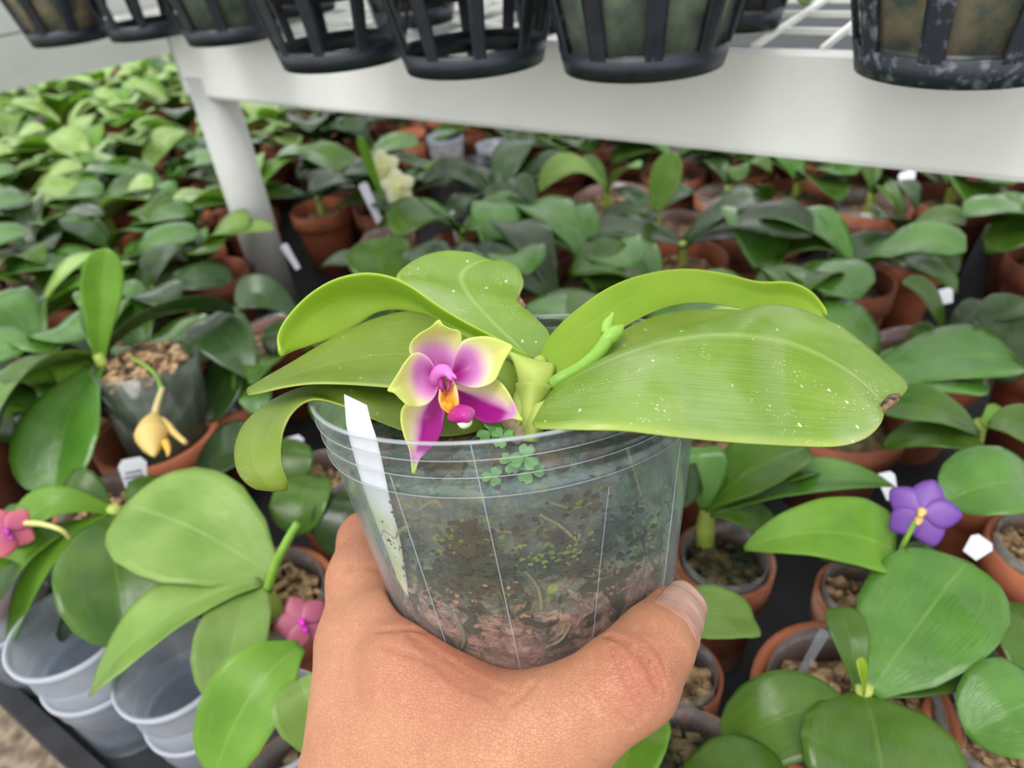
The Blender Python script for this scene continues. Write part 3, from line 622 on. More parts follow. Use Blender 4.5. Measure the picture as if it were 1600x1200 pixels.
# lower left leaf, tip hanging down outside the pot
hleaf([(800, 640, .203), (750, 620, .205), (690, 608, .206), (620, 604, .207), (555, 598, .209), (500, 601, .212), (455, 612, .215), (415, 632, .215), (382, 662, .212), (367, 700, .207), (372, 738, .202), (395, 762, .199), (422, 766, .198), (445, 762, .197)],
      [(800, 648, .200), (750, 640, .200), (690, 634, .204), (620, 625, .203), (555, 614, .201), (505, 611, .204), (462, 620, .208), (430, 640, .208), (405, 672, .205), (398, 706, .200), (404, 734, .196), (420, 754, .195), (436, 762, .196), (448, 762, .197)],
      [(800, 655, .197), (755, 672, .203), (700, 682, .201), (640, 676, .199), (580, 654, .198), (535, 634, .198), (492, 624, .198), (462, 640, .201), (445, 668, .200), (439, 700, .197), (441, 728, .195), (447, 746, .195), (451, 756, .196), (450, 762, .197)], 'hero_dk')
# stem of overlapping leaf bases
mb = MB(); tube(mb, px3([(806, 690, .197), (815, 650, .199), (826, 615, .203), (838, 580, .209), (846, 560, .213)]), [.0042, .0042, .0040, .0042, .0015], 30, 20); mb.build('stem', M['stem'], held)
for A, Mi, B in (([(806, 600, .203), (806, 620, .201), (806, 650, .199), (805, 680, .197)], [(832, 596, .197), (830, 620, .196), (826, 650, .194), (822, 680, .193)], [(866, 604, .203), (856, 622, .202), (846, 650, .200), (838, 680, .198)]),
                 ([(792, 548, .214), (802, 566, .209), (808, 586, .205), (810, 604, .203)], [(826, 562, .208), (832, 574, .203), (835, 590, .200), (834, 606, .199)], [(868, 570, .209), (866, 582, .206), (862, 594, .204), (856, 606, .202)]),
                 ([(828, 640, .198), (820, 655, .197), (815, 672, .196), (812, 690, .195)], [(848, 628, .193), (840, 650, .192), (833, 670, .191), (828, 690, .191)], [(868, 618, .200), (860, 642, .198), (850, 668, .196), (842, 690, .195)])):
    hleaf(A, Mi, B, 'stem', .0014, 14, 13, 1.8, 'leaf_sheath')
# budding flower spike
mb = MB(); tube(mb, px3([(862, 602, .203), (880, 590, .202), (905, 576, .203), (930, 556, .206), (944, 538, .209), (955, 522, .212)]), [.0022, .0021, .0020, .0021, .0022, .0020], 30, 14); sp_ = mb.build('flower_spike', M['spike'], held)
mb = MB(); tube(mb, px3([(942, 536, .209), (956, 524, .2105), (968, 514, .212), (973, 508, .2125)]), [.0016, .0026, .0022, .0006], 16, 14); mb.build('bud', M['spike'], sp_)
mb = MB(); tube(mb, px3([(947, 522, .2105), (949, 506, .212), (955, 496, .213), (958, 488, .2135)]), [.0016, .0018, .0012, .0004], 16, 12); mb.build('bud', M['spike'], sp_)
for pts, r in (([(790, 655, .197), (800, 668, .194), (812, 676, .193), (806, 690, .194)], .0018), ([(816, 650, .195), (806, 668, .192), (796, 684, .192)], .0005), ([(834, 655, .194), (828, 676, .193)], .001)):
    mb = MB(); tube(mb, px3(pts), r, 14, 8); mb.build('root', M['rootb'], held)

# flower ------------------------------------------------------------------------------------------------
def lerp(a, b, t): t = max(0, min(1, t)); return [a[i] * (1 - t) + b[i] * t for i in range(4)]
YEL, LIL, MAG, GRN, CRM = G(222, 230, 130), G(224, 150, 212), G(168, 14, 140), G(198, 224, 90), G(238, 232, 190)
def sm(x): x = max(0, min(1, x)); return x * x * (3 - 2 * x)
def c_up(u, v):     # dorsal sepal and petals: magenta base, lilac, cream, yellow-green margin
    a = abs(v - .5) * 2; k = u + .22 * a ** 3
    c = lerp(MAG, LIL, sm((k - .10) / .36)); c = lerp(c, CRM, sm((k - .36) / .26)); c = lerp(c, YEL, sm((k - .50) / .25)); return lerp(c, GRN, sm((k - .92) / .2) * .8)
def c_low(side):    # lower sepals: broad magenta tongue with pale margin
    def f(u, v):
        x = (v - .5) * 2 * side; e = sm((x + .10 + .25 * (1 - u)) / .35); tip = sm((u - .70) / .16)
        c = lerp(LIL, MAG, e); pale = sm((-x - .05) / .5); c = lerp(c, CRM, pale); c = lerp(c, YEL, sm((-x - .45) / .45)); c = lerp(c, LIL, tip * .9); c = lerp(c, GRN, sm((u - .86) / .1)); return c
    return f
M['petal'] = attr_mat('petal_skin', .42, .25, bump=.12, bs=500)
fl = empty('flower', P(697, 590, .190)); fl.parent = held; fl.location = Vector(P(697, 590, .190) - wloc(held))
def pet(name, A, Mi, B, fn, th=.0009):
    mb = MB(); shell(mb, sheet3(px3(A), px3(Mi), px3(B), 36, 21, 1.7), th, fn); mb.build(name, M['petal'], fl)
pet('sepal', [(676, 588, .191), (655, 568, .190), (641, 552, .189), (642, 536, .188), (655, 522, .186), (672, 512, .184), (680, 504, .183), (684, 500, .183)],
    [(690, 590, .192), (682, 570, .194), (679, 552, .194), (679, 536, .193), (681, 524, .190), (684, 513, .186), (686, 506, .184), (686, 501, .183)],
    [(704, 588, .191), (712, 570, .190), (718, 552, .189), (721, 536, .187), (719, 519, .185), (705, 514, .184), (692, 508, .183), (688, 502, .183)], c_up)
pet('sepal', [(678, 604, .191), (650, 620, .190), (630, 635, .189), (626, 655, .187), (631, 680, .184), (638, 697, .181), (642, 715, .178), (644, 738, .176)],
    [(688, 606, .192), (672, 632, .193), (662, 655, .193), (658, 675, .190), (654, 692, .186), (650, 706, .182), (648, 720, .179), (646, 739, .176)],
    [(697, 606, .191), (697, 632, .190), (693, 655, .189), (690, 675, .187), (680, 693, .184), (667, 706, .181), (655, 718, .178), (648, 739, .176)], c_low(1))
pet('sepal', [(706, 598, .191), (735, 596, .190), (762, 590, .188), (780, 596, .186), (793, 611, .184), (804, 632, .182), (810, 646, .181), (817, 655, .181)],
    [(706, 606, .192), (730, 616, .193), (752, 626, .192), (768, 632, .190), (784, 638, .187), (797, 645, .184), (806, 650, .182), (817, 657, .181)],
    [(704, 614, .191), (722, 634, .190), (740, 650, .188), (757, 660, .186), (775, 660, .184), (792, 655, .182), (804, 654, .181), (816, 659, .181)], c_low(1))
pet('petal', [(684, 582, .187), (672, 562, .187), (659, 552, .186), (645, 553, .184), (633, 566, .182), (623, 582, .181), (614, 596, .180), (606, 608, .180)],
    [(686, 590, .188), (674, 590, .190), (662, 588, .190), (650, 590, .189), (638, 594, .186), (626, 600, .183), (616, 606, .181), (606, 610, .180)],
    [(686, 600, .187), (680, 618, .186), (668, 631, .185), (652, 636, .184), (638, 634, .182), (626, 624, .181), (616, 614, .180), (607, 612, .180)], c_up)
pet('petal', [(704, 582, .187), (710, 558, .187), (722, 534, .186), (742, 527, .184), (762, 526, .183), (780, 531, .181), (792, 536, .180), (801, 540, .180)],
    [(706, 588, .188), (722, 580, .190), (738, 570, .190), (752, 562, .188), (768, 555, .186), (782, 549, .183), (792, 544, .181), (801, 541, .180)],
    [(704, 596, .187), (718, 601, .186), (738, 606, .185), (758, 603, .184), (773, 594, .183), (783, 574, .182), (792, 556, .180), (801, 543, .180)], c_up)
M['lipm'] = attr_mat('lip_skin', .35, .1, bump=.1)
mb = MB(); tube(mb, px3([(684, 600, .192), (684, 588, .187), (690, 580, .183), (698, 580, .1805), (704, 588, .179), (706, 594, .179)]), [.0018, .0021, .0022, .0020, .0014, .0006], 24, 18, G(220, 120, 205)); mb.build('column', M['lipm'], fl)
mb = MB(); tube(mb, px3([(704, 586, .1795), (710, 588, .178), (713, 592, .178)]), [.0010, .0006, .0002], 8, 8, G(222, 120, 200))
tube(mb, px3([(690, 594, .182), (690, 604, .181), (694, 610, .181)]), [.0011, .001, .0007], 8, 10, G(150, 20, 110)); tube(mb, px3([(702, 596, .181), (701, 606, .180), (700, 612, .180)]), [.0008, .0006, .0004], 8, 10, G(150, 20, 100)); mb.build('anther_cap', M['lipm'], fl)
ORG, ORD = G(250, 196, 110), G(232, 150, 20)
mb = MB(); shell(mb, sheet3(px3([(688, 596, .183), (687, 612, .180), (686, 625, .179), (691, 636, .178), (702, 646, .178)]), px3([(696, 612, .186), (697, 620, .184), (698, 628, .182), (702, 637, .180), (706, 645, .179)]), px3([(708, 594, .183), (713, 606, .180), (716, 620, .179), (716, 634, .178), (709, 645, .178)]), 20, 15, 2), .0012,
     lambda u, v: lerp(lerp(ORG, ORD, sm(u * 1.4)), CRM, .55 * sm((abs(v - .5) * 2 - .6) / .4) * (1 - u)))
for q in ((695, 634, .179), (703, 636, .1785)): tube(mb, px3([(q[0], q[1] - 5, q[2] + .001), (q[0], q[1], q[2]), (q[0] + 1, q[1] + 6, q[2] + .0005)]), [.0008, .0013, .0008], 10, 10, ORD)
mb.build('lip_side_lobes', M['lipm'], fl)
MG2 = G(176, 10, 130)
mb = MB(); shell(mb, sheet3(px3([(704, 645, .180), (708, 640, .178), (716, 633, .176), (728, 634, .175), (740, 640, .1755), (741, 646, .176)]), px3([(704, 650, .179), (709, 651, .176), (716, 650, .173), (724, 649, .172), (731, 650, .172), (735, 651, .174)]), px3([(701, 657, .179), (707, 658, .177), (715, 660, .175), (722, 661, .174), (730, 660, .174), (735, 656, .175)]), 18, 13, 1.6), .0016, lambda u, v: lerp(MG2, G(226, 120, 200), sm((u - .7) / .3) * .8))
tube(mb, px3([(716, 660, .1745), (724, 663, .1735), (732, 660, .1745), (736, 655, .1755)]), [.0005, .0012, .0011, .0004], 12, 10, G(224, 236, 190)); mb.build('lip_mid_lobe', M['lipm'], fl)
mb = MB(); tube(mb, px3([(692, 596, .193), (720, 618, .199), (760, 650, .202), (800, 668, .201)]), .0012, 20, 8); mb.build('flower_stalk', M['spike'], fl)

# clover weeds
M['clover'] = simple('clover_green', G(78, 128, 62), G(100, 150, 78), 90, .5)
def clover(px, py, dep, s, rot):
    c = P(px, py, dep); mb = MB(); vw = (CAM - c) / np.linalg.norm(CAM - c); nrm = vw * .6 + np.array([0, 0, .8]); nrm /= np.linalg.norm(nrm); a = np.cross(nrm, [0, 1., 0]); a /= np.linalg.norm(a); b = np.cross(nrm, a)
    for k in range(3):
        w = rot + k * 2.094; d = a * math.cos(w) + b * math.sin(w); e = np.cross(nrm, d); G_ = np.zeros((8, 7, 3)); wd = [.05, .3, .55, .75, .85, .8, .6, .35]
        for i in range(8):
            for j in range(7):
                x = (j - 3) / 3; G_[i, j] = c + d * s * (i / 7) * (1 - .0 * abs(x)) * (1 if i < 6 else 1 - .10 * (1 - abs(x)) * (i - 5)) + e * x * wd[i] * s * .62 + nrm * abs(x) * s * .08
        shell(mb, G_, .0003)
    tube(mb, [c, c - nrm * .004 - np.array([0, 0, .006]), c - np.array([0, 0, .016]) + vw * -.004], .0004, 8, 6); mb.build('clover', M['clover'], held)
for q in ((768, 676, .186, .0042, .4), (785, 683, .184, .0035, 1.2), (820, 716, .1775, .0042, .2), (828, 736, .1775, .0040, 1.0), (835, 752, .179, .0030, .5), (800, 722, .180, .0036, 1.5), (770, 745, .178, .0030, 2.0)): clover(*q)

# the orchid's own white label against the inner wall
pts = [(538, 616), (573, 633), (583, 662), (590, 700), (600, 760), (624, 870), (637, 905), (633, 940), (620, 905), (585, 820), (556, 740), (541, 680), (541, 662), (538, 657)]
tA, tB = [], []
for q in ((541, 668), (552, 720), (568, 780), (590, 840), (618, 905)): a = wall_uv(*q); tA.append(wall(a[0], a[1], -.0011))
for q in ((585, 690), (592, 730), (606, 790), (620, 850), (634, 935)): a = wall_uv(*q); tB.append(wall(a[0], a[1], -.0011))
tA = [P(538, 616, depth_of(tA[0]) + .006)] + [P(540, 645, depth_of(tA[0]) + .003)] + tA; tB = [P(573, 633, depth_of(tB[0]) + .006)] + [P(580, 660, depth_of(tB[0]) + .003)] + tB
t = NT('algae_stained_tag'); uvn = t.N('TexCoord').outputs['UV']; obn = t.N('TexCoord').outputs['Object']; sp = t.N('SeparateXYZ'); t.L(uvn, sp.inputs[0])
al = t.math('MULTIPLY', t.ramp(sp.outputs[0], [(.48, 0), (.62, 1)]), t.ramp(t.noise(obn, 90, 5), [(.35, .5), (.6, 1)]))
cc = t.mix(al, G(236, 236, 240), G(176, 182, 128)); cc = t.mix(t.math('MULTIPLY', t.ramp(t.noise(obn, 110, 4), [(.60, 0), (.66, .8)]), t.ramp(sp.outputs[0], [(.25, 0), (.35, 1), (.5, 1), (.58, .2)])), cc, G(90, 92, 88))
pp = t.pbr(Base_Color=cc, Roughness=.5); M['tag_st'] = t.end(pp.outputs[0])
Mi = [(a + b) / 2 for a, b in zip(tA, tB)]
mb = MB(); shell(mb, sheet3(tA, Mi, tB, 40, 7, 2), .0007, edge_pow=30); o = mb.build('plant_label', M['tag_st'], org=Mi[0]); tag(o, 'blank white plant label inside the held clear pot, its foot stained green', 'plant label')
# ------------------------------------------------------------------ the hand: one continuous skin from blended round cones
def rc(a, b): return (P(*a[:3]), P(*b[:3]), a[3], b[3])
CONES = [
 # back of the hand, index side to thumb side
 rc((572, 1010, .232, .0165), (578, 1240, .200, .0205)), rc((578, 1240, .2, .0205), (640, 1500, .19, .024)),
 rc((640, 1060, .212, .0150), (680, 1260, .190, .020)), rc((720, 1130, .199, .0140), (760, 1300, .188, .021)),
 rc((640, 1045, .208, .0140), (800, 1160, .190, .0142)), rc((600, 985, .226, .0130), (650, 1060, .208, .0135)),
 rc((795, 1155, .190, .0142), (790, 1300, .188, .021)), rc((680, 1260, .190, .020), (700, 1500, .188, .028)), rc((790, 1300, .188, .020), (780, 1500, .188, .028)),
 # index finger: up the left of the pot, then round behind it
 rc((572, 1000, .236, .0150), (566, 905, .250, .0120)), rc((566, 905, .250, .0118), (572, 843, .264, .0098)),
 rc((572, 843, .264, .0098), (640, 800, .300, .0088)), rc((640, 800, .300, .0088), (720, 790, .312, .0078)),
 # thumb: metacarpal, proximal, distal with pad on the wall
 rc((790, 1160, .190, .0140), (880, 1128, .186, .0132)), rc((880, 1128, .186, .0132), (985, 1058, .187, .0122)),
 rc((985, 1058, .187, .0119), (1022, 1008, .194, .0103)), rc((1022, 1008, .194, .0103), (1046, 968, .204, .0096)),
 rc((765, 1235, .186, .0175), (880, 1138, .186, .0128)), rc((880, 1138, .186, .0125), (985, 1070, .187, .0108)),
 # palm behind the pot
 rc((590, 1080, .240, .017), (640, 1260, .215, .020)), rc((620, 1120, .255, .016), (680, 1300, .215, .020)), rc((700, 1180, .255, .017), (740, 1400, .21, .022)),
 # middle, ring and little fingers curled round the far side
 rc((585, 1060, .258, .0125), (590, 960, .282, .0105)), rc((590, 960, .282, .0105), (655, 890, .306, .0092)), rc((655, 890, .306, .0092), (735, 880, .314, .008)),
 rc((610, 1120, .268, .0120), (630, 1020, .290, .0098)), rc((630, 1020, .290, .0098), (690, 955, .306, .0088)), rc((690, 955, .306, .0088), (765, 950, .308, .0077)),
 rc((660, 1180, .268, .0115), (690, 1090, .285, .0088)), rc((690, 1090, .285, .0088), (745, 1030, .295, .0078)), rc((745, 1030, .295, .0078), (800, 1025, .294, .0070)),
 # wrist and forearm
 rc((690, 1480, .19, .027), (700, 1900, .19, .026)), rc((760, 1480, .19, .027), (770, 1900, .19, .026)), rc((730, 1900, .19, .028), (730, 3000, .22, .036)),
]
KB = .0045
GROUP = [0]*9 + [1]*4 + [2]*6 + [3]*3 + [4]*3 + [5]*3 + [6]*3 + [7]*3
def cone_d(X, c):
    a, b, ra, rb = c; ba = b - a; L = ba.dot(ba); t = np.clip((X - a) @ ba / L, 0, 1)
    return np.linalg.norm(X - a - t[:, None] * ba, axis=1) - (ra + (rb - ra) * t)
def pot_d(X):
    q = X - PC; h = q @ PAX; x = q @ PU; y = (q @ PV) / OV; r = np.hypot(x, y)
    side = (r - (.06 + h * TP)) * .98; bot = -PH - h
    return np.maximum(side, bot)
CREASE = []; # (points world, width, depth)
def crease(pts, w, d): CREASE.append((pts, w, d))
crease([(948, 992), (975, 1003), (1000, 1022), (1018, 1050), (1030, 1080)], .0009, .0010)
crease([(958, 1010), (968, 1032), (980, 1060), (996, 1090), (1008, 1115)], .0009, .0013)
crease([(925, 1048), (935, 1080), (955, 1110), (985, 1135)], .0007, .0005)
crease([(928, 1020), (926, 1060), (942, 1098), (968, 1130)], .0006, .0003)
crease([(1000, 1010), (1020, 1035), (1034, 1062), (1040, 1090)], .0007, .0006)
crease([(1020, 1008), (1035, 1030), (1042, 1055)], .0006, .0004)
for k in range(5): crease([(640 + 12 * k, 992 + 14 * k), (690 + 8 * k, 1024 + 12 * k), (740 + 5 * k, 1056 + 8 * k), (800 - 4 * k, 1084 + 5 * k)], .0009, .0004)
for k in range(6): crease([(700 + 34 * k, 1128 + 8 * (k % 2)), (720 + 32 * k, 1150), (730 + 30 * k, 1185)], .0010, .00022)
crease([(590, 985), (640, 982), (668, 988)], .0010, .0006); crease([(596, 892), (572, 884), (550, 888)], .0010, .0005)
crease([(600, 1010), (660, 1028), (720, 1058), (800, 1082)], .0010, .0005); crease([(828, 1072), (815, 1085), (795, 1100), (782, 1120)], .0012, .0006); crease([(850, 1072), (850, 1090), (860, 1110)], .0010, .0004)
crease([(472, 1150), (490, 1190)], .001, .0004)
def hand_sdf(X, fine=False):
    d = None; tail = {}
    ds = [cone_d(X, c) for c in CONES]
    # smooth union of everything in the near hand; far fingers blend only with the palm
    def smin(a, b, k):
        h = np.clip(.5 + .5 * (b - a) / k, 0, 1); return b * (1 - h) + a * h - k * h * (1 - h)
    g = {}
    for x, k in zip(ds, GROUP): g[k] = x if k not in g else smin(g[k], x, .005)
    core = smin(g[0], g[3], .010); core = smin(core, g[7], .012); core = smin(core, g[2], .009)
    fing = g[1]
    for k in (4, 5, 6): fing = np.minimum(fing, g[k])     # fingers stay apart
    dd = smin(core, fing, .006)
    if fine:
        dsp = np.zeros(len(X))
        for pts, w, dp_ in CREASE_W:
            lo, hi = np.min(pts, 0) - .003, np.max(pts, 0) + .003; I = np.nonzero(((X > lo) & (X < hi)).all(1))[0]
            if not len(I): continue
            Y_ = X[I]; m = np.full(len(I), 1.)
            for a, b in zip(pts[:-1], pts[1:]):
                ba = b - a; t = np.clip((Y_ - a) @ ba / ba.dot(ba), 0, 1); m = np.minimum(m, np.linalg.norm(Y_ - a - t[:, None] * ba, axis=1))
            dsp[I] = np.maximum(dsp[I], 1.4 * dp_ * np.exp(-(m / w) ** 2))
    if fine: dd = dd + dsp
    pd = .0004 - pot_d(X); k = .0015
    h = np.clip(.5 - .5 * (pd - dd) / k, 0, 1); return pd * (1 - h) + dd * h + k * h * (1 - h)
def raycast(px, py):
    o = CAM; r = ROT @ np.array([(px - CX) / F, (py - CY) / F, 1.]); t = .1
    for i in range(80):
        x = o + r * t; d = hand_sdf(x[None])[0]; t += d / np.linalg.norm(r) * .9
        if abs(d) < 1e-5: break
        if t > .5: return None
    return o + r * t
CREASE_W = []
for pts, w_, dp_ in CREASE:
    q = [raycast(*p) for p in cr(pts, 10)]; q = [x for x in q if x is not None]
    if len(q) > 1: CREASE_W.append((q, w_, dp_))
# seed mesh: union of cones, voxel-remeshed, then pulled on to the blended surface
bm_ = MB()
for a, b, ra, rb in CONES:
    d = (b - a) / np.linalg.norm(b - a); n = 14
    pr = [(ra * math.sin(t), -ra * math.cos(t)) for t in np.linspace(.02, math.pi / 2, 7)]; L = np.linalg.norm(b - a)
    pr += [(rb * math.cos(t), L + rb * math.sin(t)) for t in np.linspace(0, math.pi / 2 - .02, 7)]
    ax = d; u = np.cross([0.31, .9, .2], ax); u /= np.linalg.norm(u); v = np.cross(ax, u); V = [a + ax * h + (u * math.cos(2 * math.pi * j / 20) + v * math.sin(2 * math.pi * j / 20)) * r for r, h in pr for j in range(20)]
    m = len(pr); f = [(i * 20 + j, i * 20 + (j + 1) % 20, (i + 1) * 20 + (j + 1) % 20, (i + 1) * 20 + j) for i in range(m - 1) for j in range(20)] + [tuple(range(20))[::-1], tuple((m - 1) * 20 + j for j in range(20))]
    bm_.add(V, f)
tmp = bm_.build('hand_seed', M['tag'])
md = tmp.modifiers.new('r', 'REMESH'); md.mode = 'VOXEL'; md.voxel_size = .00135
dg = bpy.context.evaluated_depsgraph_get(); ev = tmp.evaluated_get(dg); me = bpy.data.meshes.new_from_object(ev)
bpy.data.objects.remove(tmp, do_unlink=True)
def load(me):
    nv = len(me.vertices); X = np.empty(nv * 3); me.vertices.foreach_get('co', X); X = X.reshape(-1, 3)
    ed = np.empty(len(me.edges) * 2, int); me.edges.foreach_get('vertices', ed); ed = ed.reshape(-1, 2); deg = np.bincount(ed.ravel(), minlength=nv)[:, None]
    return X, ed, deg
X, ed, deg = load(me)
def smooth_v(X, k):
    for _ in range(k):
        s = np.zeros_like(X); np.add.at(s, ed[:, 0], X[ed[:, 1]]); np.add.at(s, ed[:, 1], X[ed[:, 0]]); X = .5 * X + .5 * s / deg
    return X
def grad(X, fine):
    e = 2e-4; K4 = np.array([(1, -1, -1), (-1, -1, 1), (-1, 1, -1), (1, 1, 1.)])
    return sum(k[None] * hand_sdf(X + k * e, fine)[:, None] for k in K4) / (4 * e)
for it, (sk, fine) in enumerate(((4, False), (3, False), (1, False), (0, True), (0, True))):
    if it == 3:      # refine the mesh before the creases go in
        me.vertices.foreach_set('co', X.ravel()); me.update(); tmp = bpy.data.objects.new('hand_seed', me); COL.objects.link(tmp)
        sb = tmp.modifiers.new('s', 'SUBSURF'); sb.levels = 1; sb.render_levels = 1
        ev = tmp.evaluated_get(bpy.context.evaluated_depsgraph_get()); me = bpy.data.meshes.new_from_object(ev); bpy.data.objects.remove(tmp, do_unlink=True); X, ed, deg = load(me); print('hand verts', len(X))
    if sk: X = smooth_v(X, sk)
    for _ in range(2 if it < 3 else 1):
        d = hand_sdf(X, fine); g = grad(X, fine); gn = np.maximum((g * g).sum(1), .05); X = X - g * (np.clip(d, -.004, .004) / gn)[:, None]

# skin colour zones: redder over the thumb joint, the web and the fingertips
def zone(c, r): return np.exp(-(np.linalg.norm(X - P(*c), axis=1) / r) ** 2)
red = .9 * zone((995, 1050, .18), .011) + .6 * zone((700, 1040, .2), .014) + .55 * zone((640, 1000, .21), .012) + .5 * zone((1060, 930, .2), .008) + .5 * zone((545, 830, .26), .02) + .35 * zone((760, 1075, .19), .012)
red = np.clip(red, 0, 1)[:, None]; C = np.array(G(198, 140, 106)) * (1 - red) + np.array(G(172, 96, 74)) * red
ca = me.color_attributes.new('Col', 'FLOAT_COLOR', 'POINT'); ca.data.foreach_set('color', C.ravel())
t = NT('skin'); a = t.N('Attribute', attribute_name='Col'); ob = t.N('TexCoord').outputs['Object']
vein = t.noise(ob, 38, 4); col = t.mix(t.ramp(vein, [(.35, .35), (.6, 0)]), a.outputs['Color'], G(176, 110, 82)); col = t.mix(t.ramp(t.noise(ob, 380, 3), [(.5, 0), (.8, .18)]), col, G(232, 186, 150))
vo = t.N('TexVoronoi', feature='DISTANCE_TO_EDGE'); 
mp = t.N('Mapping'); t.L(ob, mp.inputs[0]); mp.inputs['Rotation'].default_value = (.2, .5, .4); mp.inputs['Scale'].default_value = (1, 1.3, 2.2)
wp = t.N('VectorMath', operation='ADD'); nz = t.N('TexNoise'); nz.inputs['Scale'].default_value = 120; t.L(mp.outputs[0], nz.inputs[0]); sc_ = t.N('VectorMath', operation='SCALE'); t.L(nz.outputs['Color'], sc_.inputs[0]); sc_.inputs['Scale'].default_value = .0022
t.L(mp.outputs[0], wp.inputs[0]); t.L(sc_.outputs[0], wp.inputs[1]); t.L(wp.outputs[0], vo.inputs['Vector']); vo.inputs['Scale'].default_value = 1300
ln = t.ramp(vo.outputs['Distance'], [(0, 0), (.10, 1)])
vo2 = t.N('TexVoronoi', feature='DISTANCE_TO_EDGE'); t.L(wp.outputs[0], vo2.inputs['Vector']); vo2.inputs['Scale'].default_value = 640
ln2 = t.ramp(vo2.outputs['Distance'], [(0, 0), (.06, 1)])
hh = t.math('ADD', t.math('MULTIPLY', ln, .5), t.math('MULTIPLY', ln2, .6))
col = t.mix(t.ramp(ln2, [(0, .25), (1, 0)]), col, G(138, 78, 56))  # fine skin lines darkened in colour, standing in for groove shading
p = t.pbr(Base_Color=col, Roughness=.46, Normal=t.bump(hh, .6, .00025)); p.inputs['Subsurface Weight'].default_value = .12; p.inputs['Subsurface Radius'].default_value = (.004, .0015, .0008); p.inputs['Subsurface Scale'].default_value = 1.
M['skin'] = t.end(p.outputs[0])
me.materials.clear(); me.materials.append(M['skin']); me.polygons.foreach_set('use_smooth', [True] * len(me.polygons)); me.update()
ho = P(730, 1480, .19); me.vertices.foreach_set('co', (X - ho).ravel()); me.update()
hand = bpy.data.objects.new('hand', me); COL.objects.link(hand); hand.location = ho
tag(hand, 'tanned left hand reaching in from the bottom, thumb and forefinger gripping the clear pot', 'hand')
# thumb nail: follows the thumb tip surface
def nail(cA, cM, cB, name='thumb_nail'):
    def srf(px, py, lift):
        x = raycast(px, py)
        if x is None: return None
        g = grad(x[None], False)[0]; return x + g / np.linalg.norm(g) * lift
    return srf
def tipnail():
    a, b = P(1022, 1008, .194), P(1046, 968, .204); ax = (b - a) / np.linalg.norm(b - a)
    x0 = raycast(1064, 985); g = grad(x0[None], False)[0]; nn = g - ax * g.dot(ax); nn /= np.linalg.norm(nn); sd = np.cross(ax, nn)
    n, m = 20, 17; Gd = np.zeros((n, m, 3))
    for i in range(n):
        u = i / (n - 1); cpos = a + ax * (.0035 + .0165 * u - .0) 
        for j in range(m):
            s = (j / (m - 1) - .5) * 2; wdt = 1.02 * (1 - .55 * max(0, (.22 - u) / .22) ** 2 * 1) * (1 - .35 * max(0, (u - .85) / .15) ** 2)
            ang = s * wdt; dirn = nn * math.cos(ang) + sd * math.sin(ang); q = cpos - ax * (.0022 * (s * s) * (1 - u * 1.6))
            lo, hi = .002, .03      # march outwards to the skin
            tt = np.linspace(lo, hi, 90); dd = hand_sdf(q + dirn * tt[:, None]); k = np.argmax(dd > 0); r = tt[k]
            rr = .0094 if u > .55 else r + .0
            Gd[i, j] = q + dirn * (max(r, .0088 if u > .5 else 0) + .0002 - .0008 * max(0, .15 - u) / .15 - .0006 * (abs(s) ** 6))
    return Gd
NG = tipnail(); mb = MB(); shell(mb, NG, .0009, lambda u, v: lerp(lerp(G(176, 126, 110), G(190, 150, 134), sm(u * 3)), G(200, 164, 146), sm((u - .90) / .06)), 3)
M['nail'] = attr_mat('nail_plate', .3, .05, bump=.05, bs=100)
mb.build('thumb_nail', M['nail'], hand)
# ------------------------------------------------------------------ background plants placed one by one
def fl5(root, c, s, cols, seed=0, lipc=None, nrm=None, name='flower'):
    """small five-part orchid flower at world point c facing the aisle"""
    vw = np.array(nrm if nrm is not None else (CAM - c)); vw = vw / np.linalg.norm(vw); a = np.cross(vw, [0, 0, 1.]); a /= np.linalg.norm(a); b = np.cross(a, vw); f = empty(name, (0, 0, 0)); f.parent = root; f.location = Vector(np.asarray(c) - wloc(root)); rs = random.Random(seed)
    for k in range(5):
        w = math.pi / 2 + k * 2 * math.pi / 5; d = a * math.cos(w) + b * math.sin(w); e = np.cross(vw, d); G_ = np.zeros((12, 7, 3)); wd = [.25, .5, .8, 1.05, 1.2, 1.28, 1.28, 1.2, 1.05, .85, .58, .15]
        for i in range(12):
            for j in range(7): x = (j - 3) / 3; u = i / 11; G_[i, j] = c + d * s * u + e * x * wd[i] * s * .34 - vw * s * (.10 * u * u + .05 * x * x) + vw * .001 * (k % 2)
        mb = MB(); shell(mb, G_, .0008, lambda u, v: lerp(cols[0], cols[1], u * 1.1)); mb.build('petal', M['petal'], f)
    mb = MB(); tube(mb, [c, c + vw * s * .25, c + vw * s * .35 - b * s * .15], [s * .14, s * .13, s * .06], 8, 10, lipc or cols[0]); tube(mb, [c - b * s * .1, c + vw * s * .25 - b * s * .3, c + vw * s * .45 - b * s * .35], [s * .08, s * .12, s * .05], 8, 8, lipc or cols[0]); mb.build('lip', M['lipm'], f)
    return f
LONG = [(0, .28), (.1, .34), (.3, .62), (.5, .88), (.65, 1), (.8, .96), (.9, .8), (.96, .55), (.99, .3), (1, .1)]
POINT = [(0, .2), (.12, .38), (.3, .78), (.5, 1), (.68, .95), (.82, .72), (.92, .42), (1, .03)]
ROUND = [(0, .18), (.08, .35), (.2, .66), (.4, .94), (.55, 1), (.72, .96), (.85, .78), (.94, .52), (1, .08)]

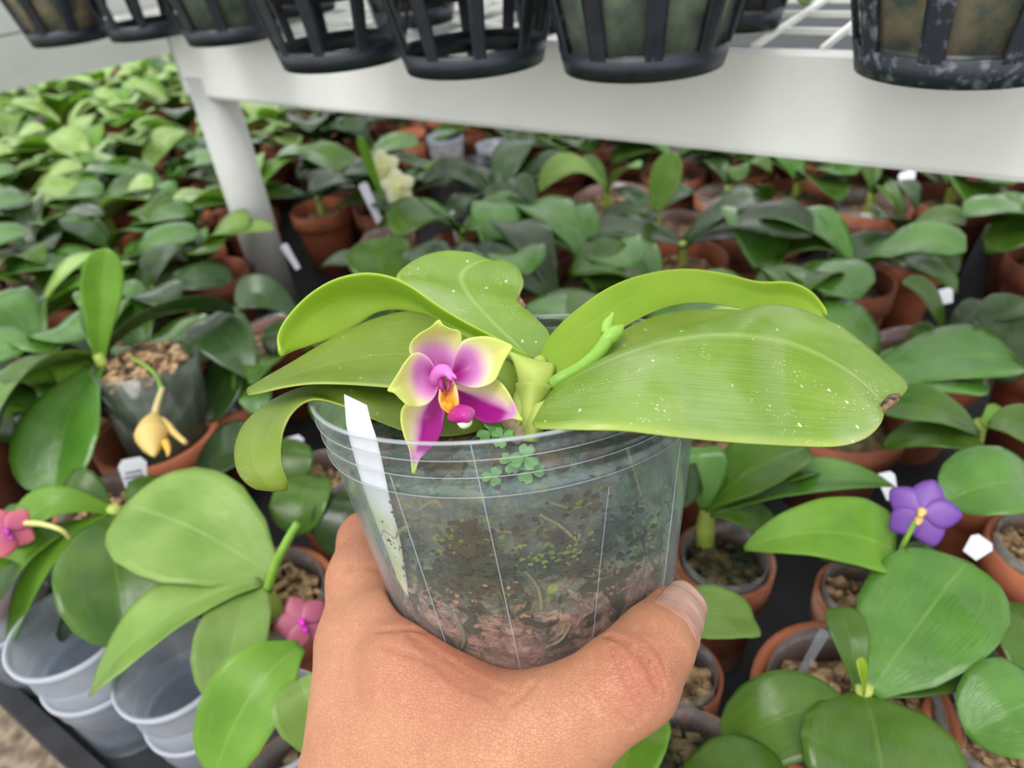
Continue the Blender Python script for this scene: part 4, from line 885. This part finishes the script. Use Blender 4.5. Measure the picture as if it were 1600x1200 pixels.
# left: big orchid in an algae-lined clear pot standing in clay, yellow bud hanging
def clearpot_on_clay(root, c, r, h):
    cc = at(245, 674, ZR); rr = 92 * depth_of(cc) / F; zb = ZB - c[2] + 0
    base = np.array([cc[0], cc[1], ZB]); mb = MB(); lathe(mb, [(rr * .7, 0), (rr * .9, .066), (rr, .068), (rr * 1.02, ZR - ZB), (rr * .93, ZR - ZB), (rr * .86, .06), (rr * .6, .01), (.0001, .01)], base, k=40); mb.build('terracotta_pot', M['terra'], root)
    a = base + [0, 0, .02]; top_ = at(228, 566, ZR + .055); ax = top_ - a; L = np.linalg.norm(ax); r2 = 76 * depth_of(top_) / F
    mb = MB(); lathe(mb, [(.0001, 0), (r2 * .78, 0), (r2 * .985, L * .93), (r2 * .8, L * .97), (.0001, L * .985)], a, ax, 40); mb.build('potting_mix', M['algae'], root)
    mb = MB(); lathe(mb, [(r2 * .8, 0), (r2 * 1.01, L * 1.02), (r2 * .995, L * 1.02), (r2 * .79, 0)], a, ax, 40, closed=True); mb.build('clear_liner', M['liner_thin'], root)
    bits(root, top_ - ax * .02, r2 * .85, top_[2] - .001, 150, 5)
M['algae'] = simple('algae_coated_mix', G(30, 42, 26), G(74, 88, 62), 60, .6, .4, .002)
Z1 = ZR + .055
o = plant('big orchid at left in algae-dark pot, one leaf upright, yellow bloom hanging', (245, 674, 184), (155, 560, Z1 + .006), [
    (168, 388, 'v', 58, .004, .3, .15, 'g_lime', (156, 570, Z1), LONG), (-60, 780, Z1 - .03, 150, .035, .25, -.3, 'g_pale', (150, 560, Z1), LONG),
    (82, 775, Z1 - .045, 128, .012, .3, .1, 'g_gloss', (152, 575, Z1), LONG), (-10, 690, Z1 - .01, 80, .03, .2, -.2, 'g_mid', (148, 565, Z1), LONG),
    (366, 490, Z1 + .01, 96, .018, .35, .5, 'g_dark', (162, 556, Z1 + .004), LONG), (190, 470, Z1 + .02, 70, .012, .3, 0, 'g_mid')], seed=11, potfn=clearpot_on_clay, name='potted_orchid')
q = lambda x, y, z: at(x, y, z)
mb = MB(); tube(mb, [q(206, 560, Z1 + .004), q(228, 572, Z1 + .006), q(246, 590, Z1 + .002), q(252, 612, Z1)], .0014, 18, 8); mb.build('flower_spike', M['spike'], o)
YB = G(236, 206, 128); fe = empty('flower', (0, 0, 0)); fe.parent = o; fe.location = Vector(q(243, 660, Z1) - wloc(o))
mb = MB(); tube(mb, [q(254, 606, Z1), q(246, 630, Z1), q(240, 655, Z1)], [.0018, .0022, .0026], 12, 10, G(236, 220, 160)); mb.build('flower_stalk', M['petal'], fe)
dq = depth_of(q(240, 680, Z1)) / F
mb = MB(); tube(mb, [q(241, 650, Z1), q(238, 666, Z1), q(237, 685, Z1), q(239, 702, Z1), q(241, 712, Z1)], [8 * dq, 19 * dq, 25 * dq, 15 * dq, 3 * dq], 20, 16, YB); mb.build('closed_petals', M['petal'], fe)
mb = MB(); tube(mb, [q(246, 654, Z1), q(258, 660, Z1), q(272, 676, Z1), q(290, 692, Z1)], [5 * dq, 6 * dq, 5 * dq, 4 * dq], 14, 8, YB); mb.build('petal', M['petal'], fe)
mb = MB(); tube(mb, [q(258, 690, Z1), q(263, 704, Z1), q(262, 712, Z1)], [6 * dq, 5 * dq, 2 * dq], 10, 8, G(240, 200, 90)); mb.build('petal', M['petal'], fe)

# lower left: fan of hanging leaves above the frosted cups, pink flower at the left edge
o = plant('mid-green orchid at lower left with leaves fanned down over the frosted cups', (165, 790, 150), (180, 800, ZR + .035), [
    (12, 1048, ZR - .02, 92, .018, .35, -.25, 'g_lime', (175, 800, ZR + .035), POINT), (205, 1012, ZR + .01, 158, .012, .3, .1, 'g_mid', (185, 805, ZR + .035), ROUND),
    (96, 1002, ZR - .02, 90, .008, .3, 0, 'g_dark', (175, 810, ZR + .03), ROUND), (88, 778, ZR + .04, 70, .012, .3, .1, 'g_mid', (172, 796, ZR + .035), ROUND), (28, 850, ZR + .03, 70, .02, .3, .3, 'g_lime', (172, 800, ZR + .035), LONG),
    (292, 765, ZR + .015, 84, .01, .3, .1, 'g_mid', (205, 800, ZR + .03), ROUND), (-30, 1000, ZR - .01, 70, .02, .2, 0, 'g_lime', (140, 815, ZR + .03), POINT)], seed=12)
mb = MB(); tube(mb, [q(110, 842, ZR + .04), q(95, 828, ZR + .05), q(60, 818, ZR + .055), q(18, 818, ZR + .058)], [.0012, .0014, .0018, .0018], 16, 8, G(232, 232, 150)); mb.build('flower_stalk', M['petal'], o)
fl5(o, q(10, 830, ZR + .058), .015, (G(196, 90, 140), G(222, 120, 132)), 3, G(180, 60, 160))
# centre left
o = plant('pale green orchid just left of the hand, pink flower against the wrist', (418, 935, 208), (408, 912, ZR + .02), [
    (196, 790, ZR + .05, 190, .010, .12, .18, 'g_pale', (428, 900, ZR + .03), ROUND), (140, 1088, ZR - .0, 128, .018, .25, -.1, 'g_pale', (408, 910, ZR + .032), POINT),
    (352, 1105, ZR + .02, 110, .010, .3, .1, 'g_pale', (402, 915, ZR + .03), ROUND)], 'terra', seed=13)
mb = MB(); tube(mb, [q(418, 922, ZR + .03), q(432, 880, ZR + .05), q(452, 840, ZR + .07), q(465, 818, ZR + .078)], [.0028, .0026, .0024, .0022], 16, 10); mb.build('flower_spike', M['spike'], o)
f = fl5(o, q(472, 972, ZR + .03), .0145, (G(196, 108, 140), G(176, 88, 110)), 5, G(222, 50, 200))
o = plant('bright green orchid at the bottom edge beside the wrist, broad blotchy leaf', (470, 1230, 200), (500, 1150, ZR + .02), [
    (335, 1215, ZR + .02, 130, .012, .25, .3, 'g_lime', (470, 1010, ZR + .05), ROUND), (470, 1060, ZR + .05, 110, .01, .2, 0, 'g_pale', (520, 1190, ZR + .02), ROUND)], seed=14)
# behind, left of the held pot
plant('dark green orchid in clay behind the yellow bloom, broad leaf pointing down', (500, 745, 120), (400, 700, ZR + .02), [
    (300, 745, ZR + .01, 118, .01, .2, .1, 'g_dark', (430, 700, ZR + .03), ROUND), (445, 775, ZR, 80, .01, .2, .2, 'g_mid', (470, 690, ZR + .02), ROUND)], seed=15)
plant('dark rounded-leaf orchid between the clay pot and the forefinger', (530, 800, 110), (500, 780, ZR + .02), [
    (462, 838, ZR + .01, 95, .01, .2, 0, 'g_mid', (500, 745, ZR + .02), ROUND), (530, 872, ZR - .0, 100, .01, .2, 0, 'g_dark', (560, 770, ZR + .02), ROUND)], seed=16)
plant('orchid with wide ribbed leaf beside the algae-dark pot', (345, 620, 120), (395, 545, ZR + .02), [
    (318, 500, ZR + .05, 90, .012, .2, .1, 'g_blue', (395, 590, ZR + .03), ROUND), (440, 560, ZR + .02, 60, .01, .2, 0, 'g_mid', (395, 600, ZR + .03), ROUND), (330, 660, ZR, 80, .01, .2, 0, 'g_dark'), (405, 650, ZR, 60, .01, .2, 0, 'g_gloss')], seed=17)
plant('orchid with arched grey-green leaf just below the foot of the white post', (430, 520, 110), (470, 500, ZR + .02), [
    (368, 478, ZR + .04, 62, .02, .3, .5, 'g_blue'), (530, 560, ZR + .01, 60, .01, .2, .2, 'g_mid'), (430, 560, ZR + .01, 60, .01, .2, 0, 'g_dark')], seed=18)
plant('orchid at the left edge with pale arched leaf over the frosted cups', (-30, 905, 130), (0, 860, ZR + .02), [
    (-40, 1010, ZR, 90, .02, .3, 0, 'g_lime', (20, 880, ZR + .03), ROUND), (60, 840, ZR + .03, 60, .02, .3, 0, 'g_mid')], seed=19)
# right of the held pot
plant('orchid right of the held clear pot with overlapping glossy leaves', (1132, 872, 150), (1104, 798, ZR + .02), [
    (1262, 700, ZR + .05, 130, .008, .25, .2, 'g_mid', (1100, 796, ZR + .03), POINT), (1092, 700, ZR + .06, 70, .01, .25, 0, 'g_gloss', (1100, 796, ZR + .03), ROUND),
    (1283, 738, ZR + .04, 66, .012, .3, .1, 'g_mid', (1110, 798, ZR + .03), POINT), (1396, 760, ZR + .03, 90, .014, .3, .2, 'g_gloss', (1120, 800, ZR + .03), ROUND), (1230, 850, ZR + .01, 56, .01, .3, -.2, 'g_mid', (1110, 805, ZR + .03), POINT)], 'terra_old', 'moss_mix', seed=21)
o = plant('orchid with a violet flower and a long pointed leaf aimed left', (1350, 930, 140), (1392, 880, ZR + .02), [
    (1163, 858, ZR + .045, 118, .014, .3, .35, 'g_lime', (1398, 862, ZR + .035), [(0, .7), (.08, .95), (.25, 1), (.5, .85), (.75, .55), (.9, .3), (1, .05)]), (1282, 868, ZR + .02, 66, .006, .3, 0, 'g_mid', (1385, 890, ZR + .028), ROUND), (1480, 900, ZR + .01, 60, .01, .2, 0, 'g_mid')], 'terra_old', seed=22)
mb = MB(); tube(mb, [q(1398, 880, ZR + .03), q(1412, 850, ZR + .045), q(1430, 815, ZR + .06)], .0013, 12, 8); mb.build('flower_spike', M['spike'], o)
fl5(o, q(1440, 800, ZR + .062), .0175, (G(146, 98, 190), G(118, 70, 166)), 9, G(236, 200, 120))
o = plant('lower right orchid with one big glossy oval leaf standing up', (1330, 1100, 296), (1348, 1080, ZR + .022), [
    (1512, 878, ZR + .045, 190, .006, .10, .05, 'g_gloss', (1360, 1082, ZR + .024), ROUND), (1538, 1000, ZR + .015, 120, .004, .2, .1, 'g_mid', (1362, 1086, ZR + .022), ROUND), (1308, 950, ZR + .04, 62, .006, .3, 0, 'g_mid', (1342, 1084, ZR + .022), LONG),
    (1340, 1030, ZR + .045, 24, .003, .3, 0, 'hero_lit', (1350, 1085, ZR + .025), LONG), (1385, 1290, ZR + .02, 232, .008, .15, 0, 'g_mid', (1348, 1086, ZR + .022), ROUND), (1130, 1170, ZR + .01, 130, .012, .15, .15, 'g_mid', (1330, 1105, ZR + .022), ROUND)], seed=23)
plant('orchid at the bottom right corner with blotchy glossy leaf and bark in the pot', (1560, 1140, 200), (1640, 1100, ZR + .02), [
    (1512, 1150, ZR + .03, 150, .012, .15, 0, 'g_gloss', (1660, 1100, ZR + .03), ROUND), (1570, 940, ZR + .03, 110, .01, .2, 0, 'g_mid', (1620, 1090, ZR + .03), ROUND)], seed=24)
plant('orchid at the right edge with big dark shining leaf behind the violet flower', (1640, 860, 170), (1640, 800, ZR + .02), [
    (1474, 786, ZR + .05, 135, .014, .2, .1, 'g_gloss', (1650, 780, ZR + .04), ROUND), (1545, 660, ZR + .05, 100, .01, .2, 0, 'g_mid', (1650, 720, ZR + .04), ROUND)], seed=25)
plant('orchid right of the big leaf tip with drooping mid-green leaves', (1540, 760, 120), (1530, 665, ZR + .02), [
    (1372, 640, ZR + .05, 84, .01, .25, .1, 'g_mid', (1530, 680, ZR + .04), ROUND), (1378, 700, ZR + .02, 56, .016, .3, .3, 'g_mid', (1545, 720, ZR + .03), ROUND), (1600, 690, ZR + .02, 80, .01, .2, 0, 'g_lime', (1535, 665, ZR + .04), POINT)], seed=26)
plant('orchid in a lined clay pot directly right of the big leaf tip', (1448, 556, 172), (1475, 530, ZR + .02), [
    (1410, 440, ZR + .06, 60, .01, .3, 0, 'g_mid'), (1424, 535, ZR + .02, 46, .008, .3, 0, 'g_mid'), (1480, 600, ZR + .01, 50, .01, .3, 0, 'g_mid'), (1560, 500, ZR + .03, 60, .015, .3, 0, 'g_dark')], 'terra', 'moss_mix', seed=27)
plant('glossy dark-leaved orchid at the right edge above the lined clay pot', (1640, 560, 130), (1640, 500, ZR + .02), [
    (1570, 600, ZR + .01, 105, .012, .2, 0, 'g_dark', (1560, 460, ZR + .06), ROUND), (1540, 500, ZR + .05, 70, .01, .2, 0, 'g_dark')], seed=28)
plant('orchid whose pale notched leaf shows just behind the thumb nail', (1062, 1052, 130), (1000, 970, ZR + .02), [
    (1178, 968, ZR + .03, 106, .006, .15, .1, 'g_pale', (1030, 975, ZR + .03), [(0, .4), (.2, .7), (.45, .95), (.65, 1), (.85, .9), (.95, .75), (.99, .6), (1, .5)]), (960, 900, ZR + .02, 60, .01, .2, 0, 'g_mid')], 'terra_dark', seed=29)
plant('orchid at the bottom edge below the thumb, green leaf tip showing', (1078, 1190, 180), (960, 1230, ZR + .02), [
    (1010, 1105, ZR + .03, 110, .008, .2, .1, 'g_lime', (960, 1250, ZR + .02), ROUND), (1240, 1215, ZR + .02, 110, .015, .2, .2, 'g_mid', (1040, 1250, ZR + .02), ROUND)], 'terra_old', 'moss_mix', seed=30)
# middle distance, right of the post and under the bench
plant('strappy pale green orchid with cream and yellow flowers in the rows right of the post', (606, 372, 84), (606, 318, ZR + .02), [
    (560, 212, 'v', 16, .004, .3, 0, 'g_lime', (600, 318, ZR + .03), LONG), (700, 250, ZR + .05, 16, .01, .3, 0, 'g_lime', (610, 316, ZR + .03), LONG), (470, 232, ZR + .05, 60, .012, .3, .1, 'g_mid'), (740, 290, ZR + .02, 40, .012, .3, 0, 'g_dark'), (520, 330, ZR + .01, 50, .01, .2, 0, 'g_mid')], 'terra_old', seed=31)
o2 = bpy.data.objects['potted_orchid']
for k, (x, y) in enumerate(((598, 262), (622, 292))): fl5(COL.objects[-1].parent if False else [ob for ob in COL.objects if ob.get('label', '').startswith('strappy')][0], q(x, y, ZR + .07 - .02 * k), .022, (G(236, 236, 160), G(240, 240, 208)), k)
plant('orchid with a pale mottled arched leaf under the bench', (960, 310, 128), (948, 300, ZR + .02), [
    (842, 300, ZR + .03, 64, .03, .3, .2, 'g_pale'), (1000, 262, ZR + .06, 44, .01, .3, 0, 'g_pale'), (900, 250, ZR + .05, 40, .01, .3, 0, 'g_mid'), (1010, 330, ZR + .02, 40, .01, .3, 0, 'g_blue')], 'terra', seed=32)
plant('orchid with one pale oval leaf standing upright under the bench edge', (1056, 350, 100), (1025, 332, ZR + .02), [
    (1056, 238, 'v', 52, .002, .25, .4, 'g_pale', (1024, 332, ZR + .04), ROUND), (960, 380, ZR, 100, .015, .2, 0, 'g_dark'), (1090, 300, ZR + .03, 60, .01, .2, 0, 'g_dark')], seed=33)
plant('dark green spreading orchid in clay just above the held orchid', (850, 372, 110), (838, 338, ZR + .02), [
    (735, 330, ZR + .03, 100, .012, .2, .1, 'g_dark'), (660, 350, ZR + .0, 70, .012, .2, .1, 'g_dark'), (740, 400, ZR, 60, .01, .2, 0, 'g_dark'), (800, 280, ZR + .06, 50, .01, .3, 0, 'g_blue'), (905, 330, ZR + .03, 50, .01, .2, 0, 'g_dark')], 'terra_old', 'moss_mix', seed=34)
plant('orchid in a pinkish clay pot with small thin leaves, right part under the bench', (1190, 362, 120), (1195, 338, ZR + .02), [
    (1140, 300, ZR + .04, 40, .01, .3, 0, 'g_blue'), (1250, 330, ZR + .03, 34, .01, .3, 0, 'g_blue'), (1190, 290, ZR + .06, 30, .01, .3, 0, 'g_mid')], 'terra_old', seed=35)
plant('orchid with wide dark leaves spread below the bench at right', (1420, 400, 110), (1410, 370, ZR + .02), [
    (1300, 440, ZR, 80, .014, .2, 0, 'g_dark'), (1380, 290, ZR + .07, 60, .01, .2, 0, 'g_mid'), (1510, 350, ZR + .04, 80, .012, .2, 0, 'g_mid'), (1370, 340, ZR + .05, 70, .01, .2, 0, 'g_dark'), (1480, 440, ZR, 80, .012, .2, 0, 'g_dark')], seed=36)
plant('rounded dark-leaved orchid behind the top of the held orchid', (600, 455, 110), (600, 425, ZR + .02), [
    (592, 372, ZR + .05, 100, .004, .15, 0, 'g_mid', (600, 460, ZR + .02), ROUND), (700, 430, ZR + .02, 60, .012, .2, 0, 'g_dark'), (500, 420, ZR + .02, 60, .012, .2, 0, 'g_dark')], seed=37)

# white tags
plabel((216, 775), (205, 716), 40, ZR + .0, ZR + .045, 'white written plant label leaning behind the lower left orchid', 3)
plabel((470, 730), (456, 682), 32, ZR - .0, ZR + .035, 'white written plant label between the drooping lime leaf and the clear pot', 3)
plabel((600, 362), (566, 286), 15, ZR - .005, ZR + .05, 'slim white plant label leaning left in the strappy orchid pot')
plabel((716, 378), (706, 330), 12, ZR - .005, ZR + .03, 'slim white plant label in front of the dark spreading orchid')
plabel((466, 420), (442, 382), 12, ZR - .005, ZR + .03, 'slim white plant label just right of the foot of the white post')
plabel((108, 350), (88, 305), 14, ZR - .005, ZR + .04, 'slim white plant label in the far left rows')
plabel((1515, 868), (1540, 842), 34, ZR + .03, ZR + .055, 'bright white label tip showing behind the big glossy oval leaf')
plabel((1395, 780), (1382, 738), 26, ZR + .0, ZR + .04, 'white plant label left of the violet flower')
plabel((1600, 680), (1590, 655), 30, ZR + .02, ZR + .04, 'white label corner at the right edge beside the green leaf')
plabel((1480, 475), (1474, 452), 24, ZR + .03, ZR + .05, 'small white label among the dark leaves right of the big lime leaf')
plabel((1420, 292), (1416, 268), 24, ZR + .03, ZR + .06, 'white label tucked right under the bench fascia')
plabel((1160, 360), (1152, 318), 12, ZR - .0, ZR + .04, 'slim white label in the pinkish clay pot')
plabel((1238, 1075), (1290, 985), 16, ZR - .01, ZR + .03, 'clear plastic label leaning in the pot of the big glossy oval leaf', 0, 'frost')
plabel((1510, 1150), (1500, 1066), 22, ZR - .01, ZR + .035, 'grey plastic label in the corner pot at the bottom right', 0, 'frost')

# frosted empty cups in the front left corner
def cup(px, py, wpx, label, zt=ZR + .005):
    c = at(px, py, zt); r = wpx * depth_of(c) / F / 2; b = np.array([c[0], c[1], ZB]); H = zt - ZB
    root = empty('frosted_cup', b, label, 'plant pot'); w = .0009
    mb = MB(); lathe(mb, [(r * .80 - w, .003), (r * .80, 0), (r * .86, H * .45), (r * .90, H * .47), (r * .93, H * .80), (r * .93 - w, H * .8), (r * .9 - w, H * .48), (r * .86 - w, H * .46), (r * .79 - w, .003)], b, k=56, closed=True); mb.build('outer_wall', M['frost'], root)
    mb = MB(); lathe(mb, [(r * .90, H * .60), (r * .96, H * .6), (r * .96, H * .64), (r * .90, H * .64)], b, k=56, closed=True); mb.build('rim', M['frost_rim'], root)
    mb = MB(); lathe(mb, [(r * .74, .01), (r * .97, H * 1.04), (r * .97 - w, H * 1.04), (r * .74 - w, .01)], b, k=56, closed=True); lathe(mb, [(.0001, .01), (r * .74, .01), (r * .74, .012), (.0001, .012)], b, k=40); mb.build('inner_cup', M['frost'], root)
    mb = MB(); lathe(mb, [(r * .97, H * 1.0), (r * 1.02, H * 1.0), (r * 1.02, H * 1.04), (r * .97, H * 1.04)], b, k=56, closed=True); mb.build('rim', M['frost_rim'], root)
    return root
M['frost_rim'] = plastic('frosted_rim_plastic', (.8, .84, .9, 1), .6, .25, (.82, .85, .92, 1))
cup(112, 985, 180, 'frosted plastic cups stacked in the bottom left corner, left of two')
cup(272, 1048, 172, 'frosted plastic cups stacked right of two, below the long pale leaf')
cup(-40, 905, 150, 'frosted plastic cup cut by the left edge')
cup(432, 1130, 170, 'frosted plastic cup hidden under the leaves beside the wrist')
# frosted pots and bark behind, under the bench
def farpot(px, py, wpx, label, mat, z=ZR + .03):
    c = at(px, py, z); r = wpx * depth_of(c) / F / 2; b = np.array([c[0], c[1], ZB]); root = empty('nursery_pot', b, label, 'plant pot'); H = z - ZB
    mb = MB(); lathe(mb, [(r * .75, 0), (r, H), (r * .97, H), (r * .72, .002)], b, k=36, closed=True); mb.build('pot_wall', M[mat], root)
    mb = MB(); lathe(mb, [(r, H - .012), (r * 1.04, H - .012), (r * 1.04, H), (r, H)], b, k=36, closed=True); mb.build('rim', M[mat], root)
    mb = MB(); lathe(mb, [(.0001, .004), (r * .70, .004), (r * .9, H * .86), (.0001, H * .88)], b, k=30); mb.build('potting_mix', M['bark'], root)
for a in ((498, 232, 62, 'frosted pot behind the post, far back under the bench', 'frost'), (695, 212, 56, 'frosted pot far back under the bench, nearest a grey post', 'frost'), (770, 224, 50, 'frosted pot far back under the bench, right of the grey post', 'frost'),
          (640, 206, 46, 'clay pot far back under the bench between frosted pots', 'terra'), (745, 250, 50, 'black pot far back under the bench', 'black')): farpot(*a)

# ------------------------------------------------------------------ the rows of orchids behind: a few kinds, copied one by one
KINDS = []
def kind(desc, pm, fm, mats, nl, lmin, lmax, wd, up, tagged=False, flower=None, seed=0, liner=False):
    rs = random.Random(seed + 100); r, h = .043, ZR - ZB; root = empty('potted_orchid', (0, 0, ZB), desc, 'orchid')
    terracotta(root, np.array([0, 0, ZB]), r, h, pm, fm, liner)
    cw = np.array([0, 0, ZR + .012]); mb = MB(); tube(mb, [cw - [0, 0, .03], cw + [0, 0, .004]], [.006, .005], 5, 8); mb.build('stem', M['stem'], root)
    for k in range(nl):
        a = k * math.pi * (1 + .12 * rs.uniform(-1, 1)) + (k // 2) * rs.uniform(.4, 1.0); L = rs.uniform(lmin, lmax); dz = rs.uniform(*up)
        t = cw + [math.cos(a) * L * .93, math.sin(a) * L * .93, dz]
        mb = MB(); shell(mb, blade(cw, t, wd * rs.uniform(.85, 1.1), rs.uniform(.010, .028), rs.uniform(.12, .3), rs.uniform(-.25, .25), 14, 7, .05, seed * 7 + k, rs.choice([ROUND, LONG, POINT])), .0012); mb.build('leaf', M[rs.choice(mats)], root)
    if flower: fl5(root, cw + [.03, -.03, .035], .02, flower, seed, nrm=(.2, -1, .6))
    KINDS.append((root, desc)); return root
kind('dark green', 'terra', 'bark', ['g_dark'], 5, .085, .125, .058, (-.012, .04), seed=1)
kind('mid-green', 'terra_dark', 'moss_mix', ['g_mid', 'g_mid', 'g_gloss'], 5, .08, .115, .056, (-.01, .045), seed=2)
kind('bluish green', 'terra_old', 'moss_mix', ['g_blue', 'g_dark'], 5, .09, .12, .052, (-.015, .05), seed=3)
kind('glossy green', 'terra', 'bark', ['g_gloss', 'g_mid'], 4, .08, .12, .062, (-.01, .03), seed=4)
kind('small thin-leaved', 'terra_old', 'bark', ['g_mid', 'g_blue'], 4, .055, .08, .03, (0, .035), seed=5, liner=True)
kind('broad dark-leaved', 'terra_dark', 'bark', ['g_dark', 'g_mid'], 4, .09, .12, .072, (-.015, .03), seed=6)
kind('bright green', 'terra', 'bark', ['g_lime', 'g_bright', 'g_bright', 'g_pale'], 6, .08, .115, .055, (-.01, .05), seed=7)
kind('pale green', 'terra_dark', 'moss_mix', ['g_pale', 'g_mid'], 5, .07, .11, .05, (-.005, .05), seed=8)
kind('bright green flowering', 'terra', 'bark', ['g_bright', 'g_lime', 'g_pale'], 5, .08, .11, .05, (-.005, .05), seed=9, flower=(G(206, 150, 206), G(226, 190, 232)))
kind('mid-green yellow-flowered', 'terra', 'bark', ['g_lime', 'g_mid'], 5, .08, .11, .05, (-.005, .05), seed=10, flower=(G(240, 210, 60), G(244, 232, 120)))
taken = [(o.location.x, o.location.y) for o in COL.objects if o.get('category') in ('orchid', 'plant pot') and o.parent is None and abs(o.location.z - ZB) < .05 and o not in [k[0] for k in KINDS]]
legs = []
for ob in COL.objects:
    if ob.name.startswith('leg') and ob.parent and ob.parent.name.startswith('upper'):
        c_ = np.array([v.co for v in ob.data.vertices]).mean(0) + wloc(ob); legs.append((c_[0], c_[1]))
spots = []; rs = random.Random(5); row = 0; y = .22
def inside_bench(x, y):
    v = np.array([x, y]) - e0[:2]; return v @ nb_[:2] > .06
while y < 3.3:
    step = .098 if y < 1.3 else .118; off = (row % 2) * step / 2; x = -2.4 + off
    while x < 1.5:
        X0 = x + rs.uniform(-.008, .008); Y0 = y + rs.uniform(-.008, .008); px, py, dz = proj(np.array([X0, Y0, ZR + .02]))
        ok = inside_bench(X0, Y0) and dz > .1 and -200 < px < 1850 and py < 1260
        ok = ok and all(math.hypot(X0 - a, Y0 - b) > .088 for a, b in taken) and all(math.hypot(X0 - a, Y0 - b) > .07 for a, b in legs)
        fas = 150 + .103 * (px - 290)      # hidden behind the fascia
        if px > 290 and py < fas - 70: ok = False
        if px <= 290 and py < 130 - .3 * px: ok = False
        if 560 < px < 960 and py > 1080: ok = False
        if ok: spots.append((row, X0, Y0, px, py, dz))
        x += step
    y += step * .92; row += 1
spots = spots[:300]
protos_used = set(); ORD_ = ['first', 'second', 'third', 'fourth', 'fifth', 'sixth', 'seventh', 'eighth', 'ninth', 'tenth', 'eleventh', 'twelfth', 'thirteenth', 'fourteenth', 'fifteenth', 'sixteenth', 'seventeenth', 'eighteenth', 'nineteenth', 'twentieth'] + ['%d%s' % (k, {1: 'st', 2: 'nd', 3: 'rd'}.get(k % 10, 'th')) for k in range(21, 60)]
rows_ = sorted({s[0] for s in spots}); cnt = {}
def copy_tree(o, parent=None):
    c = o.copy(); COL.objects.link(c); c.parent = parent
    for ch in list(o.children): copy_tree(ch, c)
    return c
for s in sorted(spots, key=lambda s: (s[0], s[3])):
    row, X0, Y0, px, py, dz = s; k = cnt.get(row, 0); cnt[row] = k + 1
    far = Y0 > rs.uniform(.85, 1.15) and px < 440
    ki = rs.choices(range(10), [.2, .8, .6, .6, .4, .2, 16, 5, 1.6, 1.4] if far else ([5, 6, 4, 3, 2, 4, .5, .8, 0, 0] if dz > .35 else [3, 4, 2, 3, 1, 2, 1, 1, 0, 0]))[0]  # far left rows favour the leaves with daylight painted in
    src, desc = KINDS[ki]; o = copy_tree(src); sc = rs.uniform(.9, 1.12)
    o.location = (X0, Y0, ZB); o.rotation_euler = (0, 0, rs.random() * 6.28); o.scale = (sc, sc, rs.uniform(.92, 1.05))
    o['label'] = '%s orchid, %s from left in the %s row back' % (desc, ORD_[k], ORD_[rows_.index(row)])
    o['group'] = 'orchids in clay pots in the rows on the bench'
for r_, _ in KINDS:
    for ch in list(r_.children_recursive) + [r_]: bpy.data.objects.remove(ch, do_unlink=True)
print('row plants', len(spots))
